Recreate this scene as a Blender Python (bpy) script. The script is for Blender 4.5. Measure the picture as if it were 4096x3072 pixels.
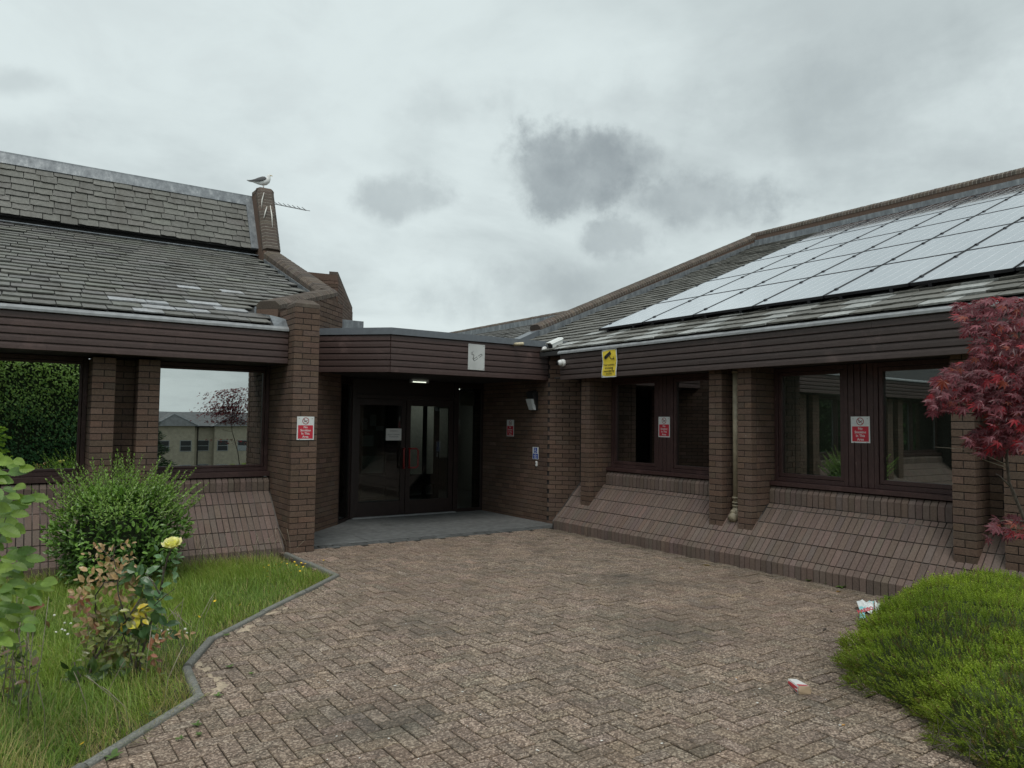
import bpy, math, random
import numpy as np
from mathutils import Matrix, Vector

# ------------------------------------------------------------------ scene reset
for o in list(bpy.data.objects):
    bpy.data.objects.remove(o)
SC = bpy.context.scene
COL = SC.collection
rng = np.random.default_rng(11)
random.seed(11)

# ------------------------------------------------------------------ camera
W, H = 4096.0, 3072.0
FPX = 2955.0
YAW, PITCH, ROLL = math.radians(55.3), math.radians(2.98), math.radians(0.69)
CAMPOS = np.array([0.0, 0.0, 1.69])
_f = np.array([math.cos(YAW) * math.cos(PITCH), math.sin(YAW) * math.cos(PITCH), math.sin(PITCH)])
_r = np.array([math.sin(YAW), -math.cos(YAW), 0.0])
_u = np.cross(_r, _f)
_c, _s = math.cos(ROLL), math.sin(ROLL)
_r, _u = _c * _r + _s * _u, -_s * _r + _c * _u
cd = bpy.data.cameras.new("camera")
cd.sensor_fit = 'HORIZONTAL'
cd.sensor_width = 36.0
cd.lens = 36.0 * FPX / W
cd.clip_start = 0.05
cd.clip_end = 2000.0
cam = bpy.data.objects.new("camera", cd)
COL.objects.link(cam)
cam.matrix_world = Matrix([[_r[0], _u[0], -_f[0], CAMPOS[0]], [_r[1], _u[1], -_f[1], CAMPOS[1]],
                           [_r[2], _u[2], -_f[2], CAMPOS[2]], [0, 0, 0, 1]])
SC.camera = cam


def ray(px, py):
    return (px - W / 2) / FPX * _r - (py - H / 2) / FPX * _u + _f


def depth_of(P):
    return (np.asarray(P) - CAMPOS) @ _f


# ------------------------------------------------------------------ render settings
SC.render.engine = 'CYCLES'
SC.cycles.use_denoising = True
SC.cycles.max_bounces = 7
SC.cycles.transparent_max_bounces = 12
SC.view_settings.view_transform = 'Standard'
SC.view_settings.look = 'None'
SC.view_settings.exposure = 0.14
SC.view_settings.gamma = 1.0
SC.view_settings.use_curve_mapping = False

# ------------------------------------------------------------------ sun + overcast sky
SUN_EL, SUN_AZ = math.radians(60), math.radians(235)      # soft light from behind the left shoulder
sd = bpy.data.lights.new("sun", 'SUN')
sd.energy = 1.35
sd.angle = math.radians(25)
sd.color = (1.0, 0.97, 0.92)
sun = bpy.data.objects.new("sun", sd)
COL.objects.link(sun)
sun_dir = Vector((math.cos(SUN_EL) * math.cos(SUN_AZ), math.cos(SUN_EL) * math.sin(SUN_AZ), math.sin(SUN_EL)))
sun.rotation_euler = (-sun_dir).to_track_quat('-Z', 'Y').to_euler()
sun.location = (0, 0, 30)

wd = bpy.data.worlds.new("World")
SC.world = wd
wd.use_nodes = True
nt = wd.node_tree
nt.nodes.clear()


def N(tree, kind, **kw):
    n = tree.nodes.new(kind)
    for k, v in kw.items():
        setattr(n, k, v)
    return n


def math_node(tree, op, a, b=None, c=None, clamp=False):
    n = tree.nodes.new('ShaderNodeMath')
    n.operation = op
    n.use_clamp = clamp
    for i, v in enumerate((a, b, c)):
        if v is None:
            continue
        if isinstance(v, (int, float)):
            n.inputs[i].default_value = v
        else:
            tree.links.new(v, n.inputs[i])
    return n.outputs[0]


def mix_col(tree, fac, a, b, blend='MIX'):
    n = tree.nodes.new('ShaderNodeMix')
    n.data_type = 'RGBA'
    n.blend_type = blend
    for sock, v in ((n.inputs['Factor'], fac), (n.inputs['A'], a), (n.inputs['B'], b)):
        if isinstance(v, (int, float)):
            sock.default_value = v
        elif isinstance(v, (tuple, list)):
            sock.default_value = tuple(v) + ((1.0,) if len(v) == 3 else ())
        else:
            tree.links.new(v, sock)
    return n.outputs['Result']


def smooth(tree, v, lo, hi):
    n = tree.nodes.new('ShaderNodeMapRange')
    n.interpolation_type = 'SMOOTHSTEP'
    n.clamp = True
    tree.links.new(v, n.inputs['Value'])
    n.inputs['From Min'].default_value = lo
    n.inputs['From Max'].default_value = hi
    return n.outputs['Result']


def build_sky():
    L = nt.links
    tc = N(nt, 'ShaderNodeTexCoord')
    d = tc.outputs['Generated']
    sky = N(nt, 'ShaderNodeTexSky', sky_type='NISHITA')
    sky.sun_disc = False
    sky.sun_elevation = SUN_EL
    sky.sun_rotation = math.radians(90) - SUN_AZ
    sky.air_density, sky.dust_density = 1.0, 4.0
    skyc = mix_col(nt, 1.0, sky.outputs['Color'], (0.10, 0.10, 0.10), 'MULTIPLY')
    # flatten the dome so that cloud cells get smaller towards the horizon
    sep = N(nt, 'ShaderNodeSeparateXYZ')
    L.new(d, sep.inputs[0])
    zz = math_node(nt, 'MAXIMUM', math_node(nt, 'ADD', sep.outputs[2], 0.22), 0.05)
    inv = math_node(nt, 'DIVIDE', 1.0, zz)
    flat = N(nt, 'ShaderNodeVectorMath', operation='SCALE')
    L.new(d, flat.inputs[0])
    L.new(inv, flat.inputs['Scale'])

    def noise(vec, scale, detail=6, rough=0.55, dist=0.0):
        n = N(nt, 'ShaderNodeTexNoise')
        n.inputs['Scale'].default_value = scale
        n.inputs['Detail'].default_value = detail
        n.inputs['Roughness'].default_value = rough
        n.inputs['Distortion'].default_value = dist
        L.new(vec, n.inputs['Vector'])
        return n.outputs['Fac']
    n1 = noise(flat.outputs[0], 1.1, 7, 0.55, 0.4)
    n2 = noise(flat.outputs[0], 3.2, 8, 0.6, 0.3)
    n3 = noise(d, 9.0, 8, 0.62)
    n4 = noise(d, 24.0, 6, 0.6)
    base = mix_col(nt, smooth(nt, n1, 0.34, 0.62), (0.485, 0.548, 0.552), (0.675, 0.757, 0.755))
    base = mix_col(nt, math_node(nt, 'MULTIPLY', smooth(nt, n2, 0.48, 0.72), 0.22), base, (0.47, 0.515, 0.525))
    wob = math_node(nt, 'ADD', math_node(nt, 'MULTIPLY', math_node(nt, 'SUBTRACT', n3, 0.5), 2.0),
                    math_node(nt, 'MULTIPLY', math_node(nt, 'SUBTRACT', n4, 0.5), 0.6))
    # the loose cumulus patches that hang in front of the pale cover
    cloudc = mix_col(nt, smooth(nt, math_node(nt, 'ADD', math_node(nt, 'MULTIPLY', n3, 0.7), math_node(nt, 'MULTIPLY', n4, 0.3)), 0.36, 0.66), (0.275, 0.315, 0.330), (0.39, 0.44, 0.45))
    out = base
    for (px, py, hw, hh, dark, soft) in ((2280, 690, 310, 190, 0.84, 0.48), (2460, 640, 250, 140, 0.60, 0.50), (2800, 800, 360, 140, 0.66, 0.55),
                                         (1620, 790, 220, 100, 0.5, 0.6), (2480, 950, 170, 100, 0.55, 0.45),
                                         (2080, 1180, 420, 150, 0.42, 0.8), (1800, 430, 240, 110, 0.26, 0.9),
                                         (3700, 520, 1000, 480, 0.30, 1.0), (130, 560, 420, 120, 0.28, 0.9),
                                         (2560, 430, 520, 180, 0.22, 1.0), (60, 330, 180, 60, 0.3, 0.9)):
        c = ray(px, py)
        nrm = float(np.linalg.norm(c))
        c = c / nrm
        e1 = _r - c * (c @ _r)
        e1 /= np.linalg.norm(e1)
        e2 = np.cross(c, e1)
        a = N(nt, 'ShaderNodeVectorMath', operation='DOT_PRODUCT')
        b = N(nt, 'ShaderNodeVectorMath', operation='DOT_PRODUCT')
        cc = N(nt, 'ShaderNodeVectorMath', operation='DOT_PRODUCT')
        for nn, vec in ((a, e1 / (hw / FPX / nrm)), (b, e2 / (hh / FPX / nrm)), (cc, c)):
            L.new(d, nn.inputs[0])
            nn.inputs[1].default_value = tuple(vec)
        q = math_node(nt, 'ADD', math_node(nt, 'POWER', a.outputs['Value'], 2.0), math_node(nt, 'POWER', b.outputs['Value'], 2.0))
        q = math_node(nt, 'ADD', math_node(nt, 'SQRT', q), wob)
        m = math_node(nt, 'SUBTRACT', 1.0, smooth(nt, q, 1.0 - soft, 1.0 + soft * 0.25))
        m = math_node(nt, 'MULTIPLY', m, smooth(nt, cc.outputs['Value'], 0.2, 0.5))
        out = mix_col(nt, math_node(nt, 'MULTIPLY', m, dark), out, cloudc)
    col = mix_col(nt, 0.93, skyc, out)
    bg = N(nt, 'ShaderNodeBackground')
    L.new(col, bg.inputs['Color'])
    bg.inputs['Strength'].default_value = 1.0
    o = N(nt, 'ShaderNodeOutputWorld')
    L.new(bg.outputs[0], o.inputs['Surface'])


build_sky()

# ------------------------------------------------------------------ mesh helpers
I4 = Matrix.Identity(4)
WM = {}          # world matrices of empties that stand away from the origin


def link(o, parent=None, local=False):
    COL.objects.link(o)
    if parent is not None:
        o.parent = parent
        if not local and parent in WM:
            o.matrix_parent_inverse = WM[parent].inverted()
    return o


def thing(name, label, cat, loc=(0, 0, 0), group=None, M=None):
    o = bpy.data.objects.new(name, None)
    COL.objects.link(o)
    o.empty_display_size = 0.1
    m = Matrix.Translation(loc) if M is None else M
    o.matrix_basis = m
    WM[o] = m
    o['label'] = label
    o['category'] = cat
    if group:
        o['group'] = group
    return o


def tag(o, label=None, cat=None, group=None, kind=None):
    for k, v in (('label', label), ('category', cat), ('group', group), ('kind', kind)):
        if v:
            o[k] = v
    return o


def new_mesh(name, verts, faces, mat=None, col=None, smooth=False):
    me = bpy.data.meshes.new(name)
    me.from_pydata([tuple(map(float, v)) for v in verts], [], [tuple(map(int, f)) for f in faces])
    white_col(me, col)
    if mat:
        me.materials.append(mat)
    if smooth:
        me.polygons.foreach_set('use_smooth', [True] * len(me.polygons))
    me.update()
    return me


def white_col(me, col=None):
    a = me.color_attributes.new('Col', 'FLOAT_COLOR', 'POINT')
    n = len(me.vertices)
    arr = np.ones((n, 4), np.float32)
    if col is not None:
        arr[:, :3] = np.asarray(col, np.float32)
    a.data.foreach_set('color', arr.ravel())


def big_mesh(name, V, faces_by_n, mat, col=None, smooth=False, uvs=None):
    """V (n,3); faces_by_n: list of int arrays (m,k)"""
    me = bpy.data.meshes.new(name)
    V = np.asarray(V, np.float32)
    me.vertices.add(len(V))
    me.vertices.foreach_set('co', V.ravel())
    loops = np.concatenate([f.ravel() for f in faces_by_n]).astype(np.int32)
    counts = np.concatenate([np.full(len(f), f.shape[1], np.int32) for f in faces_by_n])
    me.loops.add(len(loops))
    me.loops.foreach_set('vertex_index', loops)
    me.polygons.add(len(counts))
    starts = np.concatenate([[0], np.cumsum(counts)[:-1]]).astype(np.int32)
    me.polygons.foreach_set('loop_start', starts)
    me.polygons.foreach_set('use_smooth', np.full(len(counts), bool(smooth)))
    white_col(me, col)
    me.materials.append(mat)
    me.update(calc_edges=True)
    me.validate()
    return me


def mk(name, verts, faces, mat, parent=None, smooth=False, local=False):
    return link(bpy.data.objects.new(name, new_mesh(name, verts, faces, mat, smooth=smooth)), parent, local)


def cbox_data(x0, x1, y0, y1, z0, z1, c):
    """box with chamfered edges"""
    xs, ys, zs = (x0, x1), (y0, y1), (z0, z1)
    V, idx = [], {}
    for i in (0, 1):
        for j in (0, 1):
            for k in (0, 1):
                sx, sy, sz = (1 if i == 0 else -1), (1 if j == 0 else -1), (1 if k == 0 else -1)
                for ax in range(3):
                    p = [xs[i] + (0 if ax == 0 else sx * c[0]), ys[j] + (0 if ax == 1 else sy * c[1]), zs[k] + (0 if ax == 2 else sz * c[2])]
                    idx[(i, j, k, ax)] = len(V)
                    V.append(p)
    F = []
    for ax in range(3):
        for s in (0, 1):
            o = [a for a in range(3) if a != ax]
            q = []
            for (a, b) in ((0, 0), (1, 0), (1, 1), (0, 1)):
                key = [0, 0, 0]
                key[ax] = s
                key[o[0]] = a
                key[o[1]] = b
                q.append(idx[(*key, ax)])
            flip = (s == 0) != (ax == 1)
            F.append(q[::-1] if flip else q)
    for ax in range(3):                      # edges along ax
        o = [a for a in range(3) if a != ax]
        for a in (0, 1):
            for b in (0, 1):
                k0, k1 = [0, 0, 0], [0, 0, 0]
                k0[o[0]] = k1[o[0]] = a
                k0[o[1]] = k1[o[1]] = b
                k1[ax] = 1
                q = [idx[(*k0, o[0])], idx[(*k1, o[0])], idx[(*k1, o[1])], idx[(*k0, o[1])]]
                F.append(q)
    for i in (0, 1):
        for j in (0, 1):
            for k in (0, 1):
                F.append([idx[(i, j, k, 0)], idx[(i, j, k, 1)], idx[(i, j, k, 2)]])
    # orient outward
    ctr = np.array([(x0 + x1) / 2, (y0 + y1) / 2, (z0 + z1) / 2])
    VV = np.array(V)
    G = []
    for f in F:
        p = VV[f]
        n = np.cross(p[1] - p[0], p[2] - p[0])
        G.append(f if n @ (p.mean(0) - ctr) > 0 else f[::-1])
    return V, G


def box(name, x0, x1, y0, y1, z0, z1, mat, parent=None, c=0.003, local=False):
    x0, x1 = min(x0, x1), max(x0, x1)
    y0, y1 = min(y0, y1), max(y0, y1)
    z0, z1 = min(z0, z1), max(z0, z1)
    m = min(x1 - x0, y1 - y0, z1 - z0) * 0.3
    c = min(c, m)
    V, F = cbox_data(x0, x1, y0, y1, z0, z1, (c, c, c))
    return mk(name, V, F, mat, parent, local=local)


def fbox(name, O, u, n, w, d, h, mat, parent=None, c=0.003):
    """box with base corner O, width w along u, depth d along n, height h up"""
    u, n = np.array([*u, 0.0]), np.array([*n, 0.0])
    V, F = cbox_data(0, w, 0, d, 0, h, (min(c, w * .3, d * .3, h * .3),) * 3)
    O = np.array(O, float)
    P = [O + v[0] * u + v[1] * n + np.array([0, 0, v[2]]) for v in V]
    if np.cross(u, n)[2] < 0:
        F = [f[::-1] for f in F]
    return mk(name, P, F, mat, parent)


def prism(name, poly, axis, a, b, mat, parent=None):
    """poly: 2-D outline in the two other axes (cyclic order), swept along axis from a to b"""
    oth = [i for i in range(3) if i != axis]
    V = []
    for t in (a, b):
        for p in poly:
            v = [0, 0, 0]
            v[axis] = t
            v[oth[0]], v[oth[1]] = p
            V.append(v)
    n = len(poly)
    F = [[i, (i + 1) % n, n + (i + 1) % n, n + i] for i in range(n)] + [list(range(n))[::-1], list(range(n, 2 * n))]
    return fix_mk(name, V, F, mat, parent)


def fix_mk(name, V, F, mat, parent=None, smooth=False, local=False):
    import bmesh
    me = bpy.data.meshes.new(name)
    bm = bmesh.new()
    vs = [bm.verts.new(tuple(map(float, v))) for v in V]
    for f in F:
        try:
            bm.faces.new([vs[i] for i in f])
        except ValueError:
            pass
    bmesh.ops.recalc_face_normals(bm, faces=bm.faces[:])
    bm.to_mesh(me)
    bm.free()
    white_col(me)
    if mat:
        me.materials.append(mat)
    if smooth:
        me.polygons.foreach_set('use_smooth', [True] * len(me.polygons))
    return link(bpy.data.objects.new(name, me), parent, local)


def hprism(name, pts, z0, z1, mat, parent=None):
    return prism(name, pts, 2, z0, z1, mat, parent)


def tube_data(path, radii, n=8, cap=True):
    P = np.array(path, float)
    m = len(P)
    if np.isscalar(radii):
        radii = [radii] * m
    V, F = [], []
    T = np.gradient(P, axis=0) if m > 1 else P * 0
    T /= np.linalg.norm(T, axis=1)[:, None] + 1e-9
    ref = np.array([0, 0, 1.0])
    if abs(T[0] @ ref) > 0.9:
        ref = np.array([1.0, 0, 0])
    a = np.cross(T[0], ref)
    a /= np.linalg.norm(a)
    for i in range(m):
        a = a - T[i] * (a @ T[i])
        a /= np.linalg.norm(a) + 1e-9
        b = np.cross(T[i], a)
        for k in range(n):
            t = 2 * math.pi * k / n
            V.append(P[i] + radii[i] * (math.cos(t) * a + math.sin(t) * b))
    for i in range(m - 1):
        for k in range(n):
            F.append([i * n + k, i * n + (k + 1) % n, (i + 1) * n + (k + 1) % n, (i + 1) * n + k])
    if cap:
        F.append(list(range(n))[::-1])
        F.append(list(range((m - 1) * n, m * n)))
    return V, F


def tube(name, path, radii, mat, parent=None, n=8, local=False):
    V, F = tube_data(path, radii, n)
    return mk(name, V, F, mat, parent, smooth=True, local=local)


def tubes(name, list_of, mat, parent=None, n=6, local=False):
    V, F = [], []
    for path, rad in list_of:
        v, f = tube_data(path, rad, n)
        o = len(V)
        V += list(v)
        F += [[i + o for i in q] for q in f]
    return mk(name, V, F, mat, parent, smooth=True, local=local)


def lathe_data(profile, n=16, M=None):
    V, F = [], []
    for (r, z) in profile:
        for k in range(n):
            t = 2 * math.pi * k / n
            V.append(np.array([r * math.cos(t), r * math.sin(t), z]))
    m = len(profile)
    for i in range(m - 1):
        for k in range(n):
            F.append([i * n + k, i * n + (k + 1) % n, (i + 1) * n + (k + 1) % n, (i + 1) * n + k])
    F.append(list(range(n))[::-1])
    F.append(list(range((m - 1) * n, m * n)))
    return V, F


def frame_M(O, u, v, n):
    """local x=u, y=v, z=n"""
    return Matrix([[u[0], v[0], n[0], O[0]], [u[1], v[1], n[1], O[1]], [u[2], v[2], n[2], O[2]], [0, 0, 0, 1]])


def text(body, size, M_local, mat, parent, align='CENTER', fat=0.0, name='lettering'):
    cu = bpy.data.curves.new(name, 'FONT')
    cu.body = body
    cu.size = size
    cu.align_x = align
    cu.align_y = 'CENTER'
    cu.offset = fat
    cu.extrude = 0.0004
    cu.resolution_u = 3
    cu.materials.append(mat)
    o = bpy.data.objects.new(name, cu)
    o.matrix_basis = M_local
    link(o, parent, local=True)
    return o


# ------------------------------------------------------------------ repeated pieces
class Tmpl:
    def __init__(s, name, V, F, mat, smooth=False, vcol=None):
        s.vcol = None if vcol is None else np.asarray(vcol, np.float32)
        s.name, s.V, s.F, s.mat, s.smooth = name, np.array(V, float), [list(map(int, f)) for f in F], mat, smooth
        s.me = None
        s.ext = np.ptp(s.V, axis=0)

    def mesh(s):
        if s.me is None:
            s.me = new_mesh(s.name, s.V, s.F, s.mat, col=s.vcol, smooth=s.smooth)
        return s.me


class Pieces:
    """collects transforms of alike pieces; the largest in view become objects, the rest one joined part"""

    def __init__(s, name, rest):
        s.name, s.rest = name, rest
        s.T, s.M, s.C, s.P, s.vis = [], [], [], [], []

    def add(s, t, M, tint=(1, 1, 1), part=None, vis=1.0):
        s.T.append(t)
        s.M.append(np.array(M, float))
        s.C.append(tint)
        s.P.append(part)
        s.vis.append(vis)

    def build(s, owner, limit=300, stuff=True):
        if not s.M:
            return
        M = np.array(s.M)
        n = len(M)
        ctr = M[:, :3, 3]
        ext = np.array([t.ext for t in s.T])
        sz = np.linalg.norm(M[:, :3, :3], axis=1) * ext
        sz = np.sort(sz, axis=1)
        q = ctr - CAMPOS
        dz = q @ _f
        px = W / 2 + FPX * (q @ _r) / np.maximum(dz, .01)
        py = H / 2 - FPX * (q @ _u) / np.maximum(dz, .01)
        score = sz[:, 2] * np.maximum(sz[:, 1], 1e-4) / np.maximum(dz, .1) ** 2
        inside = (dz > .2) & (px > -10) & (px < W + 10) & (py > -10) & (py < H + 10)
        score = score * inside * np.array(s.vis) + score * 1e-6
        order = np.argsort(-score)
        if n <= limit:
            solo = order
            rest = []
        else:
            solo, rest = order[:limit], order[limit:]
        for i in solo:
            t = s.T[i]
            o = bpy.data.objects.new(s.name, t.mesh())
            m = M[i]
            o.matrix_basis = Matrix(m.tolist())
            c = s.C[i]
            o.color = (float(c[0]), float(c[1]), float(c[2]), 1.0)
            link(o, s.P[i] if s.P[i] is not None else owner)
        if len(rest):
            by = {}
            for i in rest:
                by.setdefault(id(s.T[i]), []).append(i)
            VV, CC, FF = [], [], {}
            off = 0
            mats, MI = [], {}
            for k, ids in by.items():
                t = s.T[ids[0]]
                if t.mat not in mats:
                    mats.append(t.mat)
                m = M[ids]
                v = np.einsum('nij,vj->nvi', m[:, :3, :3], t.V) + m[:, None, :3, 3]
                nv = len(t.V)
                VV.append(v.reshape(-1, 3))
                cc_ = np.repeat(np.array([s.C[i] for i in ids], np.float32), nv, axis=0)
                CC.append(cc_ if t.vcol is None else cc_ * np.tile(t.vcol, (len(ids), 1)))
                bs = off + np.arange(len(ids))[:, None] * nv
                for f in t.F:
                    FF.setdefault(len(f), []).append((bs + np.array(f)[None, :]))
                    MI.setdefault(len(f), []).append(np.full(len(ids), mats.index(t.mat), np.int32))
                off += nv * len(ids)
            faces = [np.concatenate(a) for a in FF.values()]
            me = big_mesh(s.rest, np.concatenate(VV), faces, mats[0], np.concatenate(CC), smooth=s.T[rest[0]].smooth)
            for m_ in mats[1:]:
                me.materials.append(m_)
            mi = np.concatenate([np.concatenate(MI[k]) for k in FF])
            if len(mats) > 1 and len(mi) == len(me.polygons):
                me.polygons.foreach_set('material_index', mi)
            o = bpy.data.objects.new(s.rest, me)
            if stuff:
                o['kind'] = 'stuff'
            link(o, owner)
            return o


def M4(O, a, b, c):
    """matrix with columns a, b, c (already scaled) and origin O"""
    m = np.eye(4)
    m[:3, 0], m[:3, 1], m[:3, 2], m[:3, 3] = a, b, c, O
    return m


def jit(s):
    return float(rng.normal(0, s))


def wl(lo, hi):
    return float(rng.uniform(lo, hi))

# ------------------------------------------------------------------ materials
MAT = {}


class MT:
    """small shader-tree writer"""

    def __init__(s, name):
        s.m = bpy.data.materials.new(name)
        s.m.use_nodes = True
        s.t = s.m.node_tree
        s.t.nodes.clear()
        s.out = N(s.t, 'ShaderNodeOutputMaterial')
        s.b = N(s.t, 'ShaderNodeBsdfPrincipled')
        s.t.links.new(s.b.outputs[0], s.out.inputs['Surface'])
        g = N(s.t, 'ShaderNodeNewGeometry')
        s.pos = g.outputs['Position']
        MAT[name] = s.m

    def noise(s, scale, detail=4, rough=0.55, stretch=None, vec=None, dist=0.0, col=False):
        n = N(s.t, 'ShaderNodeTexNoise')
        n.inputs['Scale'].default_value = scale
        n.inputs['Detail'].default_value = detail
        n.inputs['Roughness'].default_value = rough
        n.inputs['Distortion'].default_value = dist
        v = vec or s.pos
        if stretch:
            q = N(s.t, 'ShaderNodeVectorMath', operation='MULTIPLY')
            s.t.links.new(v, q.inputs[0])
            q.inputs[1].default_value = stretch
            v = q.outputs[0]
        s.t.links.new(v, n.inputs['Vector'])
        return n.outputs['Color' if col else 'Fac']

    def voro(s, scale, feature='F1', out='Distance', stretch=None):
        n = N(s.t, 'ShaderNodeTexVoronoi', feature=feature)
        n.inputs['Scale'].default_value = scale
        v = s.pos
        if stretch:
            q = N(s.t, 'ShaderNodeVectorMath', operation='MULTIPLY')
            s.t.links.new(v, q.inputs[0])
            q.inputs[1].default_value = stretch
            v = q.outputs[0]
        s.t.links.new(v, n.inputs['Vector'])
        return n.outputs[out]

    def ramp(s, fac, stops):
        n = N(s.t, 'ShaderNodeValToRGB')
        e = n.color_ramp.elements
        while len(e) < len(stops):
            e.new(0.5)
        for i, (p, c) in enumerate(stops):
            e[i].position = p
            e[i].color = (*c, 1.0) if len(c) == 3 else c
        s.t.links.new(fac, n.inputs[0])
        return n.outputs[0]

    def mix(s, f, a, b, blend='MIX'):
        return mix_col(s.t, f, a, b, blend)

    def tint(s, c):
        a = N(s.t, 'ShaderNodeAttribute', attribute_name='Col')
        o = N(s.t, 'ShaderNodeObjectInfo')
        return s.mix(1.0, s.mix(1.0, c, a.outputs['Color'], 'MULTIPLY'), o.outputs['Color'], 'MULTIPLY')

    def color(s, c):
        if isinstance(c, (tuple, list)):
            s.b.inputs['Base Color'].default_value = (*c, 1.0)
        else:
            s.t.links.new(c, s.b.inputs['Base Color'])
        return s

    def rough(s, r):
        if isinstance(r, (int, float)):
            s.b.inputs['Roughness'].default_value = r
        else:
            s.t.links.new(r, s.b.inputs['Roughness'])
        return s

    def set(s, **kw):
        for k, v in kw.items():
            s.b.inputs[k.replace('_', ' ')].default_value = v
        return s

    def bump(s, h, strength=0.4, dist=0.004):
        n = N(s.t, 'ShaderNodeBump')
        n.inputs['Strength'].default_value = strength
        n.inputs['Distance'].default_value = dist
        s.t.links.new(h, n.inputs['Height'])
        s.t.links.new(n.outputs[0], s.b.inputs['Normal'])
        return s


def plain(name, c, rough=0.6, var=0.12, scale=14.0, metal=0.0, bump=0.0, spec=None):
    m = MT(name)
    f = m.noise(scale, 5, 0.6)
    lo = tuple(v * (1 - var) for v in c)
    hi = tuple(min(1, v * (1 + var)) for v in c)
    m.color(m.tint(m.ramp(f, [(0.3, lo), (0.7, hi)]))).rough(rough).set(Metallic=metal)
    if spec is not None:
        m.b.inputs['Specular IOR Level'].default_value = spec
    if bump:
        m.bump(m.noise(scale * 6, 4), bump, 0.003)
    return m.m


def brick_mat(name, lo, hi, stain=(0.36, 0.33, 0.29), stain_amt=0.25):
    m = MT(name)
    f = m.noise(55, 6, 0.65)
    base = m.ramp(f, [(0.28, lo), (0.72, hi)])
    big = smooth(m.t, m.noise(2.1, 5, 0.6, dist=0.5), 0.5, 0.78)
    speck = smooth(m.t, m.noise(180, 2, 0.5), 0.66, 0.74)
    base = m.mix(math_node(m.t, 'MULTIPLY', big, stain_amt), base, stain)
    base = m.mix(math_node(m.t, 'MULTIPLY', speck, 0.35), base, (0.34, 0.30, 0.27))
    drop = smooth(m.t, m.voro(7.0), 0.10, 0.055)
    drop = math_node(m.t, 'MULTIPLY', drop, smooth(m.t, m.noise(1.7, 2), 0.56, 0.66))
    base = m.mix(math_node(m.t, 'MULTIPLY', drop, 0.10), base, (0.6, 0.6, 0.56))
    m.color(m.tint(base)).rough(0.82)
    m.b.inputs['Specular IOR Level'].default_value = 0.35
    m.bump(m.noise(160, 5, 0.7), 0.5, 0.003)
    return m.m


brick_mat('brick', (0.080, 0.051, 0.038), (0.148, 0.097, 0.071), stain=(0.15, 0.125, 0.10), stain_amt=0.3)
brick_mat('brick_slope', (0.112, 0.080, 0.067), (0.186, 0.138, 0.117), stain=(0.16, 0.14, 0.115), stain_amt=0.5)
brick_mat('brick_coping', (0.072, 0.056, 0.046), (0.128, 0.102, 0.084), stain=(0.19, 0.17, 0.13), stain_amt=0.5)
plain('mortar', (0.028, 0.023, 0.021), 0.95, 0.5, 9)
m = MT('mortar_pale')
m.color(m.ramp(m.noise(3.0, 5, 0.6), [(0.42, (0.030, 0.026, 0.024)), (0.66, (0.17, 0.15, 0.135))])).rough(0.95)

plain('mortar_light', (0.28, 0.26, 0.225), 0.95, 0.35, 12)
# fascia boards: dark stained timber, weathered streaks along the board
def wood(name, c0, c1, stretch):
    m = MT(name)
    g = m.noise(9, 6, 0.65, stretch=stretch)
    base = m.ramp(g, [(0.3, c0), (0.72, c1)])
    worn = smooth(m.t, m.noise(2.3, 6, 0.7, dist=0.6), 0.54, 0.74)
    base = m.mix(math_node(m.t, 'MULTIPLY', worn, 0.60), base, tuple(v * 1.9 + .01 for v in c1))
    chip = smooth(m.t, m.noise(16, 3, 0.6, stretch=tuple(v * .6 for v in stretch)), 0.70, 0.76)
    base = m.mix(math_node(m.t, 'MULTIPLY', chip, 0.5), base, (0.33, 0.25, 0.22))
    m.color(m.tint(base)).rough(m.ramp(worn, [(0, (0.5,) * 3), (1, (0.7,) * 3)]))
    m.bump(m.noise(30, 5, 0.65, stretch=stretch), 0.35, 0.003)
    return m.m


wood('fascia_x', (0.042, 0.024, 0.021), (0.076, 0.046, 0.041), (1.2, 8, 14))
wood('fascia_y', (0.038, 0.026, 0.023), (0.068, 0.048, 0.044), (8, 1.2, 14))
wood('frame_wood', (0.036, 0.017, 0.016), (0.064, 0.031, 0.029), (6, 6, 2))
plain('soffit', (0.020, 0.016, 0.015), 0.8)
plain('door_wood', (0.018, 0.010, 0.009), 0.45, 0.25, 8)

# slate / stone-effect roof tiles
m = MT('slate')
f = m.noise(22, 6, 0.7)
c = m.ramp(f, [(0.25, (0.098, 0.097, 0.091)), (0.55, (0.165, 0.164, 0.155)), (0.8, (0.25, 0.248, 0.234))])
st = smooth(m.t, m.noise(1.6, 6, 0.65, stretch=(1.6, 0.55, 0.55), dist=0.7), 0.47, 0.70)
c = m.mix(math_node(m.t, 'MULTIPLY', st, 0.72), c, (0.098, 0.093, 0.082))
spk = smooth(m.t, m.noise(140, 2), 0.68, 0.74)
c = m.mix(math_node(m.t, 'MULTIPLY', spk, 0.25), c, (0.5, 0.5, 0.47))
m.color(m.tint(c)).rough(0.62)
m.bump(m.noise(60, 6, 0.7), 0.55, 0.006)
plain('roof_deck', (0.03, 0.03, 0.03), 0.9)
# lead flashing
m = MT('lead')
f = m.noise(7, 6, 0.7, stretch=(1.5, 1.5, 0.5))
c = m.ramp(f, [(0.3, (0.11, 0.122, 0.135)), (0.55, (0.215, 0.235, 0.25)), (0.75, (0.38, 0.40, 0.41))])
m.color(m.tint(c)).rough(0.5).set(Metallic=0.35)
m.bump(m.noise(18, 4), 0.3, 0.006)
plain('trim_grey', (0.125, 0.142, 0.160), 0.42, 0.1)
plain('gutter_grey', (0.27, 0.285, 0.295), 0.5, 0.2)

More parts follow.
